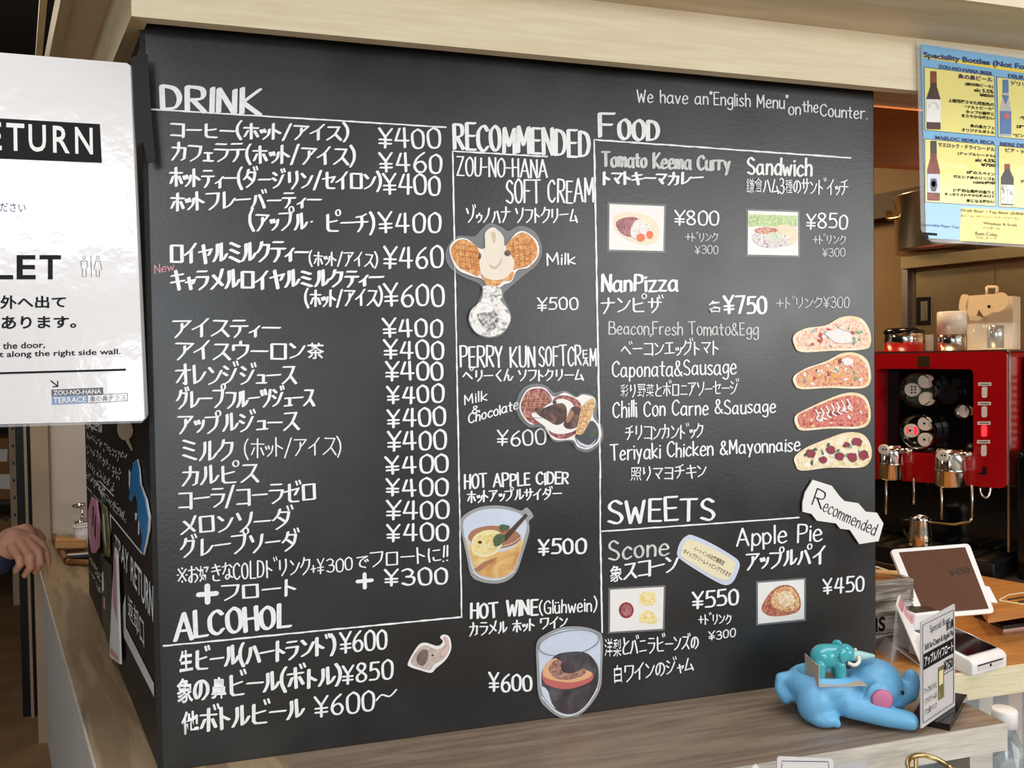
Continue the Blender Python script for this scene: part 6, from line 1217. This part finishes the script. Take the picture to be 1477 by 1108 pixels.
tube('ring', [(rr_*math.cos(a*math.pi/16), rr_*math.sin(a*math.pi/16), rg[2]-Z0+.404+.012*math.sin(a*math.pi/16)) for a in range(33)], .0045, 'brass', gh); tube('stem', [(0, rr_, rg[2]-Z0+.404+.012), (0, rr_, 0)], .004, 'brass', gh)

# ================================================================== left: tray, cup, hooks, hand and store room
try_ = thing('wooden_tray', 'brown wooden serving tray with rubbish on the far end of the counter', 'tray', tuple(onZ(Z0)(100, 800)))
tp_ = [onZ(Z0)(*p) for p in ((78, 777), (79.5, 784), (95.7, 812), (101, 815.5), (150, 817), (150, 775))]
prism('tray_floor', [tuple(p) for p in tp_], (0, 0, .006), 'tray_wood', try_)
for a, b in zip(tp_, tp_[1:5]): tube('tray_rim', [tuple(a+np.array((0, 0, .012))), tuple(b+np.array((0, 0, .012)))], .011, 'tray_wood', try_, world=True)
kb = thing('kraft_paper_bag', 'crumpled kraft paper bag lying on the wooden tray', 'paper bag', tuple(onZ(Z0+.01)(108, 788)))
c = onZ(Z0+.018)(108, 789); bm = bmesh.new(); b_box(bm, (-.07, -.05, .002), (.035, .05, .032), .006, Matrix.Translation(tuple(c)) @ Matrix.Rotation(.3, 4, 'Z') @ Matrix.Rotation(.12, 4, 'Y')); bmobj('bag_body', bm, 'kraft', kb, world=True); box('bag_flap', (-.07, -.052, .030), (.035, -.03, .038), 'kraft', kb, .003, Matrix.Translation(tuple(c)) @ Matrix.Rotation(.3, 4, 'Z') @ Matrix.Rotation(.12, 4, 'Y'), world=True)
wr = thing('food_wrapper', 'white and black food wrapper on the wooden tray', 'wrapper', tuple(onZ(Z0+.008)(112, 806)))
c = onZ(Z0+.012)(113, 806); bm = bmesh.new(); b_box(bm, (-.04, -.03, .0), (.06, .02, .012), .003, Matrix.Translation(tuple(c))); bmobj('wrapper_body', bm, 'ink', wr, world=True); box('wrapper_edge', (-.04, .012, .012), (.06, .022, .016), 'white_paper', wr, 0, Matrix.Translation(tuple(c)), world=True)
pcu = onZ(Z0+.02)(121, 788); cu = thing('paper_cup', 'white printed paper cup behind the wooden tray', 'cup', tuple(pcu)); dcu = (pcu-CAM) @ FW
hcu = 30*dcu/F_PX; lathe('cup_wall', [(0, 0), (hcu*.30, 0), (hcu*.42, hcu), (hcu*.40, hcu), (hcu*.28, .004), (0, .004)], 'card_print', cu, 24); tube('cup_rim', [(hcu*.42*math.cos(a*.2618), hcu*.42*math.sin(a*.2618), hcu) for a in range(25)], .004, 'white_paper', cu, 8)
hk = thing('wall_tap', 'chrome bar tap fixed on the cream wall above the tray', 'tap', tuple(mw(115, 740)))
hm = onY(WY-.05)
for a, b in (((104, 730), (123, 727)), ((108, 754), (122, 752))): tube('bar', [hm(*a), hm((a[0]+b[0])/2, (a[1]+b[1])/2+1), hm(*b)], [.006, .013, .008], 'chrome', hk, world=True)
tube('rod', [hm(118.5, 729), hm(118.8, 753)], .005, 'chrome', hk, world=True)
for q_ in ((112, 729), (114, 753)): tube('wall_mount', [hm(*q_), hm(*q_)+np.array((0, .05, 0))], .006, 'chrome', hk, world=True)
tube('rod_knob', [hm(118.7, 744), hm(118.7, 748)], [.006, .009], 'chrome', hk, world=True)
RY = 4.6
rk = thing('storage_rack', 'dim metal storage rack with perforated posts in the back room', 'rack', (onY(RY)(0, 700)[0], RY+.2, 0))
for px_ in (22, -70):
    c = onY(RY)(px_, 700); box('post', (c[0]-.025, RY-.02, 0), (c[0]+.02, RY+.02, 2.6), 'wall_taupe', rk, world=True)
    for k in range(14): box('post_hole', (c[0]-.006, RY-.021, Z0-.4+k*.12), (c[0]+.006, RY-.0195, Z0-.38+k*.12), 'black_plastic', rk, world=True)
xs0, xs1 = onY(RY)(-80, 700)[0], onY(RY)(33, 700)[0]
bxs = [((-60, 634), (32, 722)), ((-60, 724), (33, 812))]
for a, b in bxs:
    zb_ = onY(RY)(0, b[1])[2]; box('shelf_board', (xs0, RY, zb_-.03), (xs1, RY+.45, zb_-.001), 'dark_brown', rk, world=True)
for k, ((a, b), lb) in enumerate(zip(bxs, ('brown cardboard box with two white labels on the storage rack', 'brown cardboard box below the labelled one on the storage rack'))):
    A, B_ = onY(RY+.03)(*a), onY(RY+.03)(*b); zb_ = onY(RY)(0, b[1])[2]
    t = thing('cardboard_box', lb, 'box', ((A[0]+B_[0])/2, RY+.2, zb_)); box('box_body', (A[0], RY+.03, zb_), (B_[0], RY+.4, A[2] if k == 0 else zb_+.30), 'cardboard', t, .004, world=True)
    for L in (([(-20, 648), (11, 648), (10, 666), (-20, 665)], [(-20, 684), (16, 684), (16, 706), (-20, 704)]) if k == 0 else ([(5, 744), (12, 744), (12, 752), (5, 752)],)):
        pxpoly('box_label', L, onY(RY+.029), 'plaster' if k == 0 else 'dark_brown', t)

pe = thing('person', 'person in a navy sleeve reaching a hand toward the counter', 'person', (0, 0, 0))
DH = 1.72
hp = lambda px_, py_, d=0: tuple(atD(px_, py_, DH+d))
mm_ = DH/F_PX
sh = np.array(hp(-300, 640, .15)); 
ch = [('c', [hp(-120, 812, .05), hp(-40, 803, .02), hp(2, 795), hp(22, 784), hp(40, 782, .01)], [.040, .032, .027, .033, .022]),
      ('c', [hp(15, 778, .03), hp(36, 768, .03), hp(42, 775, .02)], [.026, .020, .018]),
      ('c', [hp(38, 765, .03), hp(52, 768, .045), hp(60, 776, .05), hp(60, 787, .05)], [.012, .0095, .009, .0075]),
      ('c', [hp(44, 775, .01), hp(61, 786, .005), hp(67, 799, .0), hp(70, 813, .005)], [.0115, .009, .0083, .0066]),
      ('c', [hp(40, 782, -.005), hp(56, 796, -.018), hp(58, 811, -.018), hp(51, 825, -.01)], [.0115, .0092, .0085, .0068]),
      ('c', [hp(31, 786, -.018), hp(44, 803, -.034), hp(44, 818, -.034), hp(36, 830, -.026)], [.0115, .0092, .0085, .0068]),
      ('c', [hp(18, 790, -.03), hp(28, 805, -.05), hp(29, 815, -.05), hp(23, 824, -.042)], [.011, .0085, .0078, .0064])]
body_o = np.array(hp(-470, 700, .2)); bx_, by_ = body_o[0], body_o[1]
ch += [('c', [hp(-120, 812, .05), (bx_+.20, by_+.02, 1.15), (bx_+.16, by_, 1.38), (bx_, by_, 1.40)], [.040, .045, .05, .055]), ((bx_, by_, 1.60), (.075, .09, .11)), ('c', [(bx_, by_, 1.38), (bx_, by_, 1.52)], [.055, .05])]
bdy = blob('body', ch, 'skin', pe, .0027, 3)
sleeve = [('c', [hp(-4, 805), hp(-60, 808, .02), hp(-140, 815, .06), (bx_+.20, by_+.02, 1.15), (bx_+.17, by_, 1.38)], [.040, .046, .052, .056, .064]), ('c', [(bx_, by_, .95), (bx_, by_, 1.2), (bx_, by_, 1.36)], [.15, .16, .13]), ('c', [(bx_-.17, by_, 1.36), (bx_-.22, by_, 1.1), (bx_-.2, by_-.06, .85)], [.064, .054, .042]), ('c', [(bx_-.16, by_, 1.38), (bx_+.16, by_, 1.38)], [.066, .066])]
blob('navy_top', sleeve, 'navy_cloth', pe, .008, 4)
blob('trousers', [('c', [(bx_-.08, by_, .95), (bx_-.09, by_, .5), (bx_-.09, by_, .1)], [.10, .075, .055]), ('c', [(bx_+.08, by_, .95), (bx_+.09, by_, .5), (bx_+.09, by_, .1)], [.10, .075, .055])], 'grey_cloth', pe, .01, 4)
blob('hair', [((bx_, by_+.012, 1.645), (.085, .098, .085))], 'hair', pe, .008, 3)
for s_ in (-1, 1): blob('shoe', [((bx_+s_*.09, by_-.04, .04), (.05, .12, .04))], 'black_plastic', pe, .008, 3)
pe_l = Vector((bx_, by_, 0)); pe.location = pe_l
for ch_ in list(pe.children): ch_.data.transform(Matrix.Translation(-pe_l))
